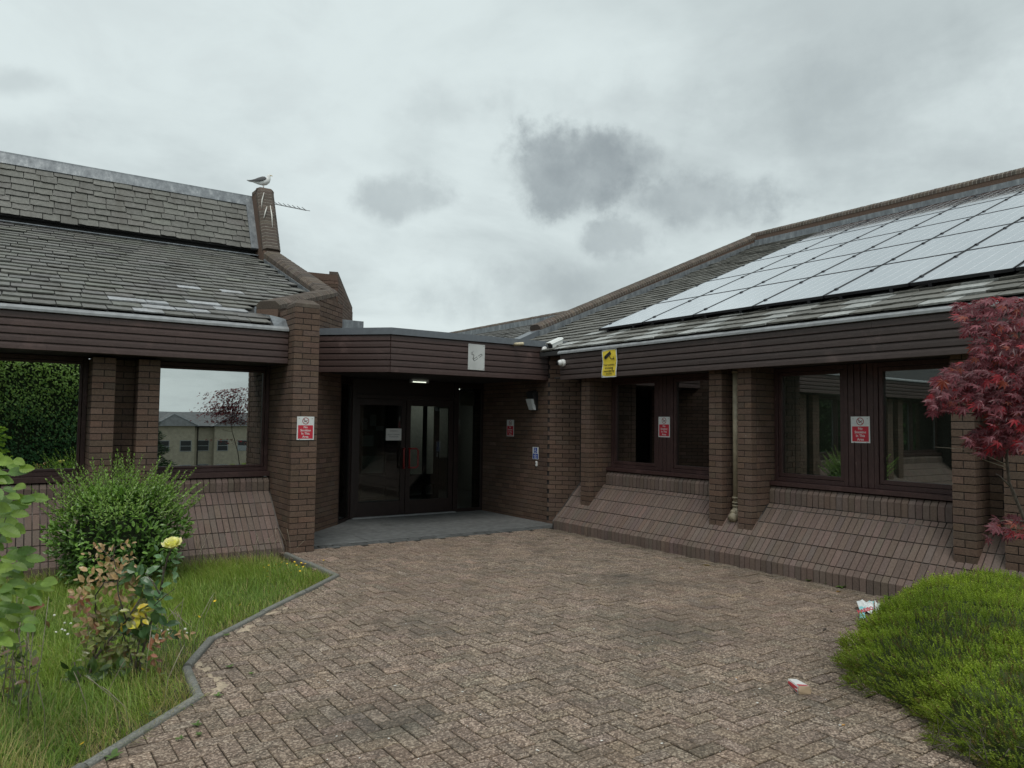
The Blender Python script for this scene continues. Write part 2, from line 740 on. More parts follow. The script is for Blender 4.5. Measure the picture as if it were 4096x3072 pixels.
# block pavers with exposed aggregate
m = MT('paver')
a = m.noise(150, 3, 0.6)
b = m.voro(100, out='Color')
sepb = N(m.t, 'ShaderNodeSeparateColor')
m.t.links.new(b, sepb.inputs[0])
grain = m.ramp(sepb.outputs[0], [(0.12, (0.040, 0.034, 0.030)), (0.45, (0.190, 0.145, 0.118)), (0.72, (0.37, 0.295, 0.245)), (0.94, (0.68, 0.58, 0.50))])
fine = m.ramp(a, [(0.32, (0.06, 0.05, 0.045)), (0.55, (0.23, 0.175, 0.145)), (0.75, (0.40, 0.33, 0.28))])
c = m.mix(0.42, grain, fine)
dirt = smooth(m.t, m.noise(1.9, 6, 0.65, dist=0.8), 0.46, 0.70)
c = m.mix(math_node(m.t, 'MULTIPLY', dirt, 0.42), c, (0.085, 0.078, 0.062))
far = smooth(m.t, m.noise(0.35, 4), 0.42, 0.62)
c = m.mix(math_node(m.t, 'MULTIPLY', far, 0.20), c, (0.22, 0.15, 0.12))
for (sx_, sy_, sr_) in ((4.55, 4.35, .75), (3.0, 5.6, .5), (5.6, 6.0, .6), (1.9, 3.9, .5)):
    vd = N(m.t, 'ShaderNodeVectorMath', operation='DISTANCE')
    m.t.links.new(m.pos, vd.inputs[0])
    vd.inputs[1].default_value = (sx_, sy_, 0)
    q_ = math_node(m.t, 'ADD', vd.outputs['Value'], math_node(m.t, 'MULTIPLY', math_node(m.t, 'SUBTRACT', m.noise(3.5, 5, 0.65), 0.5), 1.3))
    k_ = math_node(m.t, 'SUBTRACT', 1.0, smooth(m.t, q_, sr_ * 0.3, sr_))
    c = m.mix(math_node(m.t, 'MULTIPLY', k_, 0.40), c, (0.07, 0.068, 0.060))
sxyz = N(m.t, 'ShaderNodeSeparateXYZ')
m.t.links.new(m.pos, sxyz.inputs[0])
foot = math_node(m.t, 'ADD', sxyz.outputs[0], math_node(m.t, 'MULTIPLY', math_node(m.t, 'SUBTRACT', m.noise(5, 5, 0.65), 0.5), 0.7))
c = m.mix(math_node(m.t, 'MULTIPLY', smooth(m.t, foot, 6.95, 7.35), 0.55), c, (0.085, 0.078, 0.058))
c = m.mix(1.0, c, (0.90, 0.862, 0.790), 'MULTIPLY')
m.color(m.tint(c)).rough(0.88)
m.bump(sepb.outputs[1], 0.6, 0.004)
m = MT('joint_sand')
m.color(m.ramp(m.noise(40, 5, 0.7), [(0.35, (0.018, 0.016, 0.013)), (0.7, (0.055, 0.048, 0.036))])).rough(1.0)
plain('sand', (0.42, 0.34, 0.25), 1.0, 0.3, 60, bump=0.5)
m = MT('kerb')
c = m.ramp(m.noise(70, 5, 0.7), [(0.3, (0.10, 0.102, 0.092)), (0.7, (0.27, 0.27, 0.245))])
c = m.mix(math_node(m.t, 'MULTIPLY', smooth(m.t, m.noise(6, 5), 0.5, 0.7), 0.5), c, (0.10, 0.11, 0.07))
m.color(m.tint(c)).rough(0.9).bump(m.noise(120, 4), 0.6, 0.004)
m = MT('porch_stone')
c = m.ramp(m.noise(9, 6, 0.65), [(0.3, (0.085, 0.090, 0.090)), (0.7, (0.165, 0.172, 0.170))])
c = m.mix(math_node(m.t, 'MULTIPLY', smooth(m.t, m.noise(2.2, 4), 0.5, 0.7), 0.5), c, (0.085, 0.088, 0.085))
m.color(m.tint(c)).rough(0.75).bump(m.noise(60, 4), 0.4, 0.003)
m = MT('soil')
c = m.ramp(m.noise(16, 6, 0.7), [(0.3, (0.035, 0.03, 0.018)), (0.7, (0.10, 0.09, 0.05))])
m.color(m.mix(math_node(m.t, 'MULTIPLY', smooth(m.t, m.noise(3, 4), 0.45, 0.6), 0.7), c, (0.055, 0.085, 0.022))).rough(1.0).bump(m.noise(40, 5), 0.8, 0.02)
m = MT('far_ground')
m.color(m.ramp(m.noise(0.6, 6, 0.6), [(0.4, (0.055, 0.085, 0.025)), (0.65, (0.12, 0.11, 0.09))])).rough(1.0)


def leaf_mat(name, trans=0.35, rough=0.45, gloss=0.5):
    m = MT(name)
    a = m.noise(30, 3)
    c = m.tint(m.ramp(a, [(0.3, (0.78,) * 3), (0.7, (1.12,) * 3)]))
    m.color(c).rough(rough)
    m.b.inputs['Specular IOR Level'].default_value = gloss
    tr = N(m.t, 'ShaderNodeBsdfTranslucent')
    m.t.links.new(m.mix(1.0, c, (1.25, 1.35, 0.7), 'MULTIPLY'), tr.inputs['Color'])
    mx = N(m.t, 'ShaderNodeMixShader')
    mx.inputs[0].default_value = trans
    m.t.links.new(m.b.outputs[0], mx.inputs[1])
    m.t.links.new(tr.outputs[0], mx.inputs[2])
    m.t.links.new(mx.outputs[0], m.out.inputs['Surface'])
    return m.m


leaf_mat('leaf')
leaf_mat('leaf_glossy', 0.25, 0.34, 0.6)
leaf_mat('petal', 0.3, 0.6, 0.3)
leaf_mat('grass', 0.35, 0.5, 0.35)
m = MT('maple_leaf')
c = m.tint(m.ramp(m.noise(25, 3), [(0.3, (0.8,) * 3), (0.7, (1.15,) * 3)]))
m.color(c).rough(0.42)
tr = N(m.t, 'ShaderNodeBsdfTranslucent')
m.t.links.new(m.mix(1.0, c, (1.6, 0.6, 0.6), 'MULTIPLY'), tr.inputs['Color'])
mx = N(m.t, 'ShaderNodeMixShader')
mx.inputs[0].default_value = 0.3
m.t.links.new(m.b.outputs[0], mx.inputs[1])
m.t.links.new(tr.outputs[0], mx.inputs[2])
m.t.links.new(mx.outputs[0], m.out.inputs['Surface'])
plain('bark', (0.09, 0.075, 0.06), 0.9, 0.4, 40, bump=0.6)
plain('stem', (0.10, 0.095, 0.07), 0.8, 0.4, 60)
plain('stem_pale', (0.30, 0.26, 0.20), 0.8, 0.3, 60)


def glass(name, refl, tint):
    m = MT(name)
    g = N(m.t, 'ShaderNodeBsdfGlossy')
    g.inputs['Roughness'].default_value = 0.0
    g.inputs['Color'].default_value = (*refl[1], 1)
    tr = N(m.t, 'ShaderNodeBsdfTransparent')
    tr.inputs['Color'].default_value = (*tint, 1)
    mx = N(m.t, 'ShaderNodeMixShader')
    lw = N(m.t, 'ShaderNodeFresnel')
    lw.inputs['IOR'].default_value = refl[2]
    fac = math_node(m.t, 'ADD', math_node(m.t, 'MULTIPLY', lw.outputs[0], 0.9), refl[0], clamp=True)
    bn = N(m.t, 'ShaderNodeBump')
    bn.inputs['Strength'].default_value = 0.02
    bn.inputs['Distance'].default_value = 0.01
    m.t.links.new(m.noise(1.6, 1), bn.inputs['Height'])
    m.t.links.new(bn.outputs[0], g.inputs['Normal'])
    m.t.links.new(fac, mx.inputs[0])
    m.t.links.new(tr.outputs[0], mx.inputs[1])
    m.t.links.new(g.outputs[0], mx.inputs[2])
    m.t.links.new(mx.outputs[0], m.out.inputs['Surface'])
    return m.m


glass('glass_mirror', (0.62, (0.92, 0.96, 0.95), 1.6), (0.25, 0.27, 0.26))
glass('glass', (0.27, (0.92, 0.96, 0.95), 1.6), (0.60, 0.66, 0.63))
glass('glass_door', (0.03, (0.9, 0.95, 0.95), 1.45), (0.62, 0.66, 0.64))

m = MT('solar_glass')
g = N(m.t, 'ShaderNodeBsdfGlossy')
g.inputs['Roughness'].default_value = 0.07
g.inputs['Color'].default_value = (0.93, 0.95, 0.97, 1)
mx = N(m.t, 'ShaderNodeMixShader')
mx.inputs[0].default_value = 0.80
m.color((0.07, 0.085, 0.13)).rough(0.15)
m.t.links.new(m.b.outputs[0], mx.inputs[1])
m.t.links.new(g.outputs[0], mx.inputs[2])
m.t.links.new(mx.outputs[0], m.out.inputs['Surface'])
plain('solar_line', (0.80, 0.82, 0.83), 0.4)
plain('black_metal', (0.012, 0.012, 0.016), 0.4)
plain('white_paint', (0.72, 0.74, 0.72), 0.45, 0.06)
plain('white_plastic', (0.70, 0.71, 0.70), 0.35, 0.05)
plain('sign_white', (0.66, 0.69, 0.69), 0.4, 0.05)
plain('sign_steel', (0.50, 0.52, 0.51), 0.45, 0.12, 5)
plain('sign_red', (0.52, 0.022, 0.045), 0.45, 0.08)
plain('sign_red_deep', (0.30, 0.010, 0.02), 0.4, 0.05)
plain('sign_yellow', (0.78, 0.60, 0.055), 0.5, 0.08)
plain('sign_blue', (0.028, 0.075, 0.36), 0.45, 0.05)
plain('ink', (0.015, 0.015, 0.016), 0.6, 0.05)
plain('ink_blue', (0.05, 0.06, 0.08), 0.6)
plain('screw', (0.28, 0.28, 0.28), 0.35, 0.1, metal=0.8)
plain('paper', (0.62, 0.63, 0.62), 0.8, 0.05)
plain('pipe_brown', (0.27, 0.235, 0.165), 0.5, 0.25, 12)
plain('cream_plastic', (0.66, 0.58, 0.40), 0.5)
plain('black_plastic', (0.018, 0.018, 0.02), 0.45)
plain('handle_red', (0.20, 0.016, 0.016), 0.3, 0.05)
plain('diffuser', (0.62, 0.66, 0.68), 0.35, 0.04)
plain('interior_dark', (0.06, 0.06, 0.058), 0.9)
plain('interior_wall', (0.30, 0.32, 0.30), 0.9)
plain('interior_pale', (0.55, 0.57, 0.53), 0.9)
plain('interior_floor', (0.10, 0.11, 0.115), 0.4)
plain('pinboard', (0.25, 0.22, 0.18), 0.9)
plain('render_wall', (0.36, 0.32, 0.25), 0.95, 0.15, 3)
plain('far_slate', (0.13, 0.135, 0.14), 0.8, 0.25, 2.5)
plain('gull_white', (0.78, 0.79, 0.78), 0.8, 0.04, 30)
plain('gull_grey', (0.125, 0.125, 0.13), 0.8, 0.1, 40)
plain('gull_black', (0.018, 0.018, 0.02), 0.7)
plain('gull_beak', (0.50, 0.36, 0.08), 0.5)
plain('gull_leg', (0.30, 0.20, 0.14), 0.6)
plain('cardboard', (0.44, 0.33, 0.22), 0.85, 0.1)
plain('card_white', (0.70, 0.70, 0.69), 0.6, 0.05)
plain('card_red', (0.50, 0.05, 0.06), 0.55)
plain('foil_cyan', (0.28, 0.60, 0.62), 0.35, 0.2, 30)
plain('foil_white', (0.72, 0.76, 0.76), 0.35)
plain('dropping', (0.72, 0.71, 0.66), 0.9)


def emit(name, c, s):
    m = MT(name)
    e = N(m.t, 'ShaderNodeEmission')
    e.inputs['Color'].default_value = (*c, 1)
    e.inputs['Strength'].default_value = s
    m.t.links.new(e.outputs[0], m.out.inputs['Surface'])


emit('led', (0.95, 1.0, 0.82), 1.6)
emit('ceiling_panel', (1.0, 0.97, 0.88), 2.2)
emit('tube_light', (1.0, 0.93, 0.78), 2.4)

# ------------------------------------------------------------------ brick pieces
_V, _F = cbox_data(-.5, .5, -.5, .5, -.5, .5, (.008, .02, .03))
T_BRICK = Tmpl('brick', _V, _F, MAT['brick'])
T_BRICK_S = Tmpl('brick', _V, _F, MAT['brick_slope'])
T_BRICK_C = Tmpl('brick', _V, _F, MAT['brick_coping'])


def brick_tint(k=0.10):
    b = math.exp(jit(k))
    return (b * (1 + jit(.03)), b, b * (1 + jit(.03)))


def wall(P, O, u, n, w, courses, part, t=None, bond='stretcher', shift=0.0, clip=None, vis=1.0, dep=.1, pitch=.075, tone=1.0):
    """bricks of one wall face; O lower corner of the face, u along, n outward"""
    t = t or T_BRICK
    u3, n3 = np.array([*u, 0.0]), np.array([*n, 0.0])
    O = np.array(O, float)
    for k in range(courses):
        runs = []
        if bond == 'pier':                       # one and a half bricks
            runs = [(0, .215), (.225, w)] if k % 2 == 0 else [(0, w - .225), (w - .215, w)]
        elif bond == 'one':
            runs = [(0, w)] if k % 2 == 0 else [(0, w / 2 - .005), (w / 2 + .005, w)]
        else:
            a = -(k % 2) * .1125 - shift
            while a < w:
                runs.append((max(a, 0.0), min(a + .215, w)))
                a += .225
        for (a, b) in runs:
            if clip:
                r = clip(a, b, O[2] + (k + .5) * pitch)
                if r is None:
                    continue
                a, b = r
            if b - a < .025:
                continue
            c = O + u3 * ((a + b) / 2) - n3 * (dep / 2 + .0 + abs(jit(.0012))) + np.array([0, 0, (k + .5) * pitch])
            tw = jit(.006)
            uu = u3 * math.cos(tw) + n3 * math.sin(tw) * .3
            tn = brick_tint()
            P.add(t, M4(c, uu * (b - a), n3 * dep, np.array([0, 0, pitch - .0092])), tuple(v * tone for v in tn), part, vis)


class Wing:
    """maps (s along the facade, q inwards from the plinth front, z) to the world"""

    def __init__(s, left):
        s.left = left

    def P(s, a, q, z):
        return np.array([a, 9.49 + q, z]) if s.left else np.array([7.33 + q, a, z])

    def box(s, name, a0, a1, q0, q1, z0, z1, mat, parent, c=.003):
        if s.left:
            return box(name, a0, a1, 9.49 + q0, 9.49 + q1, z0, z1, mat, parent, c)
        return box(name, 7.33 + q0, 7.33 + q1, a0, a1, z0, z1, mat, parent, c)

    def dirs(s):
        if s.left:
            return np.array([1., 0, 0]), np.array([0, 1., 0])
        return np.array([0, 1., 0]), np.array([1., 0, 0])


def plinth(P, wg, a0, a1, zb, z1, run, rise, part_parent, rowlocks, sill_q, sill_z, hide=()):
    """battered brick plinth: front headers, sloping rows, vertical row under the sills"""
    sd_, qd = wg.dirs()
    up = np.array([0, 0, 1.])
    core = prism('plinth', [(q, z) for q, z in ((.012, zb), (.012, z1 - .012), (run, z1 + rise - .012), (sill_q + .012, z1 + rise - .012),
                                              (sill_q + .012, sill_z - .10), (sill_q + .055, sill_z - .045), (run + .5, sill_z - .045), (run + .5, zb))],
                 0 if wg.left else 1, a0, a1, MAT['mortar_pale'], part_parent)
    # shift the profile from q to world
    off = 9.49 if wg.left else 7.33
    me = core.data
    for v in me.vertices:
        if wg.left:
            v.co.y, v.co.z = v.co.y + off, v.co.z
        else:
            v.co.x = v.co.x + off
    sl = np.array([run, rise])
    L = float(np.linalg.norm(sl))
    sdir = (qd * run + up * rise) / L
    nrm = (-qd * rise + up * run) / L
    # front headers (front face and short sloping top in one brick)
    e = .078
    prof = [(0, zb), (0, z1), (e * run / L, z1 + e * rise / L), (e * run / L + .07, z1 + e * rise / L - .07), (.09, zb)]
    V, F = [], []
    for sgn in (-.5, .5):
        for (q, z) in prof:
            V.append((sgn, q, z))
    n = len(prof)
    F = [[i, (i + 1) % n, n + (i + 1) % n, n + i] for i in range(n)] + [list(range(n))[::-1], list(range(n, 2 * n))]
    if not wg.left:
        F = [f[::-1] for f in F]
    F = [f[::-1] for f in F]
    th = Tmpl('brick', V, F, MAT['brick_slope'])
    k = int((a1 - a0) / .075)
    for i in range(k):
        a = a0 + (i + .5) * .075
        tn = brick_tint(.08)
        P.add(th, M4(wg.P(a, abs(jit(.002)), jit(.0015)), sd_ * .0655, qd, up), tn, core)
        d = e + .009
        row = 0
        while d < L - .03:
            ln = min(.2155, L - d)
            hidden = any(h0 < a < h1 for (h0, h1) in hide) and d > .35
            if not hidden:
                c = wg.P(a, 0, z1) + sdir * (d + ln / 2) - nrm * (.05 + abs(jit(.0012)))
                tn = brick_tint(.07)
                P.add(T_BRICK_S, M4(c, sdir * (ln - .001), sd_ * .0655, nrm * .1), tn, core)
            d += ln + .0095
            row += 1
    for (b0, b1) in rowlocks:
        kk = int(round((b1 - b0) / .075))
        st = (b1 - b0) / kk
        for i in range(kk):
            a = b0 + (i + .5) * st
            zt = sill_z - .012
            zbm = z1 + rise + .004
            prof2 = [(sill_q, zbm), (sill_q, zt - .055), (sill_q + .045, zt), (sill_q + .15, zt), (sill_q + .15, zbm)]
            V = [(sg, q, z) for sg in (-.5, .5) for (q, z) in prof2]
            if i == 0:
                n = len(prof2)
                F2 = [[j, (j + 1) % n, n + (j + 1) % n, n + j] for j in range(n)] + [list(range(n))[::-1], list(range(n, 2 * n))]
                if wg.left:
                    F2 = [f[::-1] for f in F2]
                tr_ = Tmpl('brick', V, F2, MAT['brick_slope'])
            P.add(tr_, M4(wg.P(a, abs(jit(.001)), 0), sd_ * (st - .0095), qd, up), brick_tint(.1), core)
    return core


def window(wg, wing, a0, a1, qf, z0, z1, glassmat, fw=.10):
    """one window: outer frame, casement and pane; z0 top of the sill"""
    w = bpy.data.objects.new('window', None)
    link(w, wing)
    f = MAT['frame_wood']
    # fixed frame
    wg.box('frame', a0, a0 + .05, qf, qf + .1, z0, z1, f, w)
    wg.box('frame', a1 - .05, a1, qf, qf + .1, z0, z1, f, w)
    wg.box('frame', a0 + .05, a1 - .05, qf, qf + .1, z0, z0 + .05, f, w)
    wg.box('frame', a0 + .05, a1 - .05, qf, qf + .1, z1 - .05, z1, f, w)
    b0, b1, y0, y1 = a0 + .055, a1 - .055, z0 + .055, z1 - .055
    wg.box('casement', b0, b0 + fw - .055, qf + .012, qf + .08, y0, y1, f, w)
    wg.box('casement', b1 - fw + .055, b1, qf + .012, qf + .08, y0, y1, f, w)
    wg.box('casement', b0 + fw - .055, b1 - fw + .055, qf + .012, qf + .08, y0, y0 + fw - .055, f, w)
    wg.box('casement', b0 + fw - .055, b1 - fw + .055, qf + .012, qf + .08, y1 - fw + .055, y1, f, w)
    g = .004
    wg.box('glazing_bead', a0 + fw + .0005, a0 + fw + g, qf + .03, qf + .04, z0 + fw, z1 - fw, MAT['gutter_grey'], w, c=.0005)
    wg.box('pane', a0 + fw, a1 - fw, qf + .045, qf + .051, z0 + fw, z1 - fw, glassmat, w, c=.0005)
    return w


def pier(P, wing, x0, x1, y0, y1, z0, courses, faces, width_bond='one', vis=1.0, top_extra=0.0, tone=1.0):
    """brick pier with real bricks on the faces one can see; faces: subset of '-y','-x','+y'"""
    core = box('pier', x0 + .008, x1 - .008, y0 + .008, y1 - .008, z0, z0 + courses * .075 + top_extra, MAT['mortar'], wing, c=.001)
    for f, bond, inset in faces:
        if f == '-y':
            wall(P, (x0, y0, z0), (1, 0), (0, -1), x1 - x0, courses, core, bond=bond, vis=vis, tone=tone)
        if f == '-x':
            wall(P, (x0, y1, z0), (0, -1), (-1, 0), (y1 - y0) - inset, courses, core, bond=bond, shift=.05, vis=vis, tone=tone)
        if f == '-x front':        # right wing: front face looks along -x, runs in y
            wall(P, (x0, y1, z0), (0, -1), (-1, 0), y1 - y0, courses, core, bond=bond, vis=vis, tone=tone)
        if f == '-y side':
            wall(P, (x0 + inset, y0, z0), (1, 0), (0, -1), (x1 - x0) - inset, courses, core, bond=bond, shift=.05, vis=vis, tone=tone)
    return core


def boards(name, parent, O, u, n, w, z0, z1, k, mat, depth=.025, lean=0.0, cuts=()):
    """shiplap fascia boards, each its own part, with a shadow groove between"""
    hgt = (z1 - z0) / k
    u3, n3 = np.array([*u, 0.0]), np.array([*n, 0.0])
    O = np.array(O, float)
    for i in range(k):
        zz0, zz1 = z0 + i * hgt, z0 + (i + 1) * hgt
        # rounded shiplap section: proud belly, recessed upper lip
        prof = [(0, 0), (depth + .001, .0), (depth + .004, .004), (depth + .003, hgt * .5), (depth, hgt - .019), (depth - .004, hgt - .016), (depth - .018, hgt - .013), (depth - .018, hgt - .001), (0, hgt - .001)]
        segs = [0.0] + [c for c in (cuts[i % len(cuts)] if cuts else ()) if c < w - .2] + [w]
        for a, b in zip(segs[:-1], segs[1:]):
            V = []
            for t in (a, b - .002):
                for (d, z) in prof:
                    V.append(O + u3 * t + n3 * (d + lean * i) + np.array([0, 0, zz0 + z]))
            m_ = len(prof)
            F = [[j, (j + 1) % m_, m_ + (j + 1) % m_, m_ + j] for j in range(m_)] + [list(range(m_))[::-1], list(range(m_, 2 * m_))]
            ob = fix_mk('board', V, F, mat, parent)
            tn = 1 + jit(.09)
            ob.color = (tn, tn, tn, 1)


# slates: slab with an uneven bottom edge
def slate_tmpl(seed, mat):
    r = np.random.default_rng(seed)
    k = 6
    xs = np.linspace(-.5, .5, k)
    edge = r.normal(0, .013, k)
    edge[0] += r.uniform(0, .035)
    edge[-1] += r.uniform(0, .035)
    top = [(x, e, .5 + r.normal(0, .06)) for x, e in zip(xs, edge)]      # x, along slope (0=low edge, 1=head), thickness
    low = [(x, e - .0 + .012, -.5) for x, e in zip(xs, edge)]
    V = top + low + [(-.5, 1., .2), (.5, 1., .2), (-.5, 1., -.5), (.5, 1., -.5)]
    F = [[i, i + 1, k + i + 1, k + i][::-1] for i in range(k - 1)]
    F.append(list(range(k)) + [2 * k + 1, 2 * k])
    F.append([0, 2 * k, 2 * k + 2, k])
    F.append([k - 1, 2 * k - 1, 2 * k + 3, 2 * k + 1])
    return Tmpl('slate', V, F, mat)


SLATES = [slate_tmpl(i, MAT['slate']) for i in range(8)]


def slate_field(P, part, org, xdir, sdir, nrm, length, a_range, expo, wmin, wmax, inside, tintf, thick=.016):
    """rows of slates up a slope. org: point at the eave; a along xdir, d up the slope"""
    d = 0.0
    row = 0
    while d < length:
        a = a_range[0] - wl(0, wmax)
        e_ = expo * (1 + jit(.02))
        while a < a_range[1]:
            w = wl(wmin, wmax)
            ctr_a, ctr_d = a + w / 2, d
            if inside(ctr_a, d + e_ * .5, w):
                hl = min(expo * 1.5, length - d + .02)
                tilt = (.020 + abs(jit(.004))) / (expo * 1.3)
                sd2 = sdir * math.cos(tilt) - nrm * math.sin(tilt)
                nr2 = nrm * math.cos(tilt) + sdir * math.sin(tilt)
                tw = jit(.010)
                x2 = xdir + sdir * tw
                O = org + xdir * ctr_a + sdir * (d + jit(.010)) + nrm * (.030 + abs(jit(.003)))
                P.add(SLATES[int(rng.integers(8))], M4(O, x2 * (w - .011), sd2 * hl, nr2 * (thick * wl(.8, 1.5))), tintf(ctr_a, d, row), part)
            a += w
        d += e_
        row += 1


def coping(P, part, A, B, width, nA=None, drop=.0, t=None, over=True, capn=.10):
    """brick-on-edge coping from A to B (centre line of the top), canted on both shoulders"""
    A, B = np.array(A, float), np.array(B, float)
    L = np.linalg.norm(B - A)
    dr = (B - A) / L
    side = np.cross(dr, (0, 0, 1.))
    side /= np.linalg.norm(side)
    up = np.cross(side, dr)
    hw, ch, th = width / 2, .055, .115
    prof = [(-hw, -th), (-hw, -ch), (-hw + .06, 0), (hw - .06, 0), (hw, -ch), (hw, -th)]
    V = [(sg, q, z) for sg in (-.5, .5) for (q, z) in prof]
    n = len(prof)
    F = [[i, (i + 1) % n, n + (i + 1) % n, n + i] for i in range(n)] + [list(range(n))[::-1], list(range(n, 2 * n))]
    tm = Tmpl('brick', V, F, MAT['brick_coping'])
    k = max(1, int(round(L / .075)))
    st = L / k
    for i in range(k):
        c = A + dr * (i + .5) * st + up * jit(.0012)
        P.add(tm, M4(c, dr * (st - .014), side, up), brick_tint(.13), part)
    # mortar bed inside the joints
    V = []
    for p in (A + dr * .01, B - dr * .01):
        for (q, z) in ((-hw + .004, -th), (-hw + .004, -ch - .002), (-hw + .062, -.004), (hw - .062, -.004), (hw - .004, -ch - .002), (hw - .004, -th)):
            V.append(p + side * q + up * z)
    F = [[i, (i + 1) % 6, 6 + (i + 1) % 6, 6 + i] for i in range(6)] + [[5, 4, 3, 2, 1, 0], [6, 7, 8, 9, 10, 11]]
    fix_mk('mortar_bed', V, F, MAT['mortar_light'], part)
    return dr, side, up

# ================================================================== GROUND
g = mk('ground', [(x, y, z) for (y, z) in ((300, -.32), (-9, -.32), (-30, -5.5), (-300, -6.0)) for x in (-300, 300)], [[1, 0, 2, 3], [3, 2, 4, 5], [5, 4, 6, 7]], MAT['far_ground'])
tag(g, kind='structure')

KERB = [(-2.4, 1.33), (.42, 4.15), (1.10, 4.83), (1.14, 5.42), (1.42, 6.00), (3.10, 7.72), (3.06, 9.33)]
BED = [(2.6, .51), (5.2, 3.11), (5.9, 3.36), (7.34, 3.5)]


def seg_side(pts, x, y):
    """>0 on the left of the polyline's nearest segment"""
    best, sgn = 1e9, 0
    for (ax, ay), (bx, by) in zip(pts[:-1], pts[1:]):
        dx, dy = bx - ax, by - ay
        t = max(0, min(1, ((x - ax) * dx + (y - ay) * dy) / (dx * dx + dy * dy)))
        d = math.hypot(x - ax - t * dx, y - ay - t * dy)
        if d < best - 1e-9:
            best, sgn = d, dx * (y - ay) - dy * (x - ax)
    return best if sgn > 0 else -best


def in_paving(x, y):
    return y < 9.47 and x < 7.36 and seg_side(KERB, x, y) < -.01 and seg_side(BED, x, y) > -.25 and y > -3.0


pav = mk('paving', [(x, y, -.010) for x, y in ((-6, -6), (7.4, -6), (7.4, 9.55), (3.0, 9.55), (3.10, 7.72), (1.42, 6.00), (1.14, 5.42), (1.10, 4.83), (.42, 4.15), (-6, -2.27))],
         [[0, 1, 2, 3, 4, 5, 6, 7, 8, 9]], MAT['joint_sand'])
tag(pav, kind='structure')
c_ = .055
V = [(-.5, -.5, -1), (.5, -.5, -1), (.5, .5, -1), (-.5, .5, -1), (-.5, -.5, -.11), (.5, -.5, -.11), (.5, .5, -.11), (-.5, .5, -.11),
     (-.5 + c_ * .55, -.5 + c_, 0), (.5 - c_ * .55, -.5 + c_, 0), (.5 - c_ * .55, .5 - c_, 0), (-.5 + c_ * .55, .5 - c_, 0)]
F = [[0, 1, 5, 4], [1, 2, 6, 5], [2, 3, 7, 6], [3, 0, 4, 7], [4, 5, 9, 8], [5, 6, 10, 9], [6, 7, 11, 10], [7, 4, 8, 11], [8, 9, 10, 11]]
T_PAVER = Tmpl('paver', V, F, MAT['paver'], vcol=[(.68, .66, .60)] * 8 + [(1.03, 1.03, 1.03)] * 4)
PV = Pieces('paver', 'pavers')
for i in range(-62, 76):
    for j in range(-12, 96):
        mm = (i - j) % 4
        if mm not in (0, 3):
            continue
        horiz = mm == 0
        cx, cy = (i + (1.0 if horiz else .5)) * .1, (j + (.5 if horiz else 1.0)) * .1
        if cy < -cx * .69 + .2 or not in_paving(cx, cy):
            continue
        b = math.exp(jit(.10))
        tn = (b * (1 + jit(.02)), b * (1 + jit(.008)), b * (1 + jit(.02)))
        tx, ty = jit(.006), jit(.006)
        a_ = np.array([1., 0, tx]) if horiz else np.array([0, 1., ty])
        b_ = np.array([0, 1., ty]) if horiz else np.array([-1., 0, -tx])
        rz_ = jit(.004)
        a_ = a_ + b_ * rz_
        PV.add(T_PAVER, M4((cx, cy, jit(.0016)), a_ * .1950, b_ * .0950, np.array([0, 0, .04])), tn)
PV.build(pav, 300)


def clip_poly(poly, A, d):
    """keep the part of poly on the right of the line through A along d"""
    out = []
    for (p, q) in zip(poly, poly[1:] + poly[:1]):
        sp = d[0] * (p[1] - A[1]) - d[1] * (p[0] - A[0])
        sq = d[0] * (q[1] - A[1]) - d[1] * (q[0] - A[0])
        if sp <= 0:
            out.append(p)
        if (sp < 0 < sq) or (sq < 0 < sp):
            t = sp / (sp - sq)
            out.append((p[0] + (q[0] - p[0]) * t, p[1] + (q[1] - p[1]) * t))
    return out


# blocks cut to the slanting kerb
VV, FF, CC = [], [], []
for i in range(-20, 34):
    for j in range(10, 96):
        mm = (i - j) % 4
        if mm not in (0, 3):
            continue
        horiz = mm == 0
        cx, cy = (i + (1.0 if horiz else .5)) * .1, (j + (.5 if horiz else 1.0)) * .1
        sd0 = seg_side(KERB, cx, cy)
        if not (-.01 <= sd0 < .12) or cy > 9.4:
            continue
        hx, hy = (.097, .047) if horiz else (.047, .097)
        poly = [(cx - hx, cy - hy), (cx + hx, cy - hy), (cx + hx, cy + hy), (cx - hx, cy + hy)]
        # nearest kerb segment
        best = min(zip(KERB[:-1], KERB[1:]), key=lambda s_: abs(((s_[1][0] - s_[0][0]) * (cy - s_[0][1]) - (s_[1][1] - s_[0][1]) * (cx - s_[0][0])) / math.dist(*s_)) + max(0, math.dist(((s_[0][0] + s_[1][0]) / 2, (s_[0][1] + s_[1][1]) / 2), (cx, cy)) - math.dist(*s_) / 2))
        d = (best[1][0] - best[0][0], best[1][1] - best[0][1])
        poly = clip_poly(poly, best[0], d)
        if len(poly) < 3:
            continue
        o, k = len(VV), len(poly)
        VV += [(x, y, 0.0) for x, y in poly] + [(x, y, -.02) for x, y in poly]
        FF += [list(range(o, o + k))] + [[o + q, o + k + q, o + k + (q + 1) % k, o + (q + 1) % k] for q in range(k)]
        CC += [(math.exp(jit(.1)),) * 3] * (2 * k)
cut = bpy.data.objects.new('cut_pavers', new_mesh('cut_pavers', VV, FF, MAT['paver'], CC))
link(cut, pav)
cut['kind'] = 'stuff'


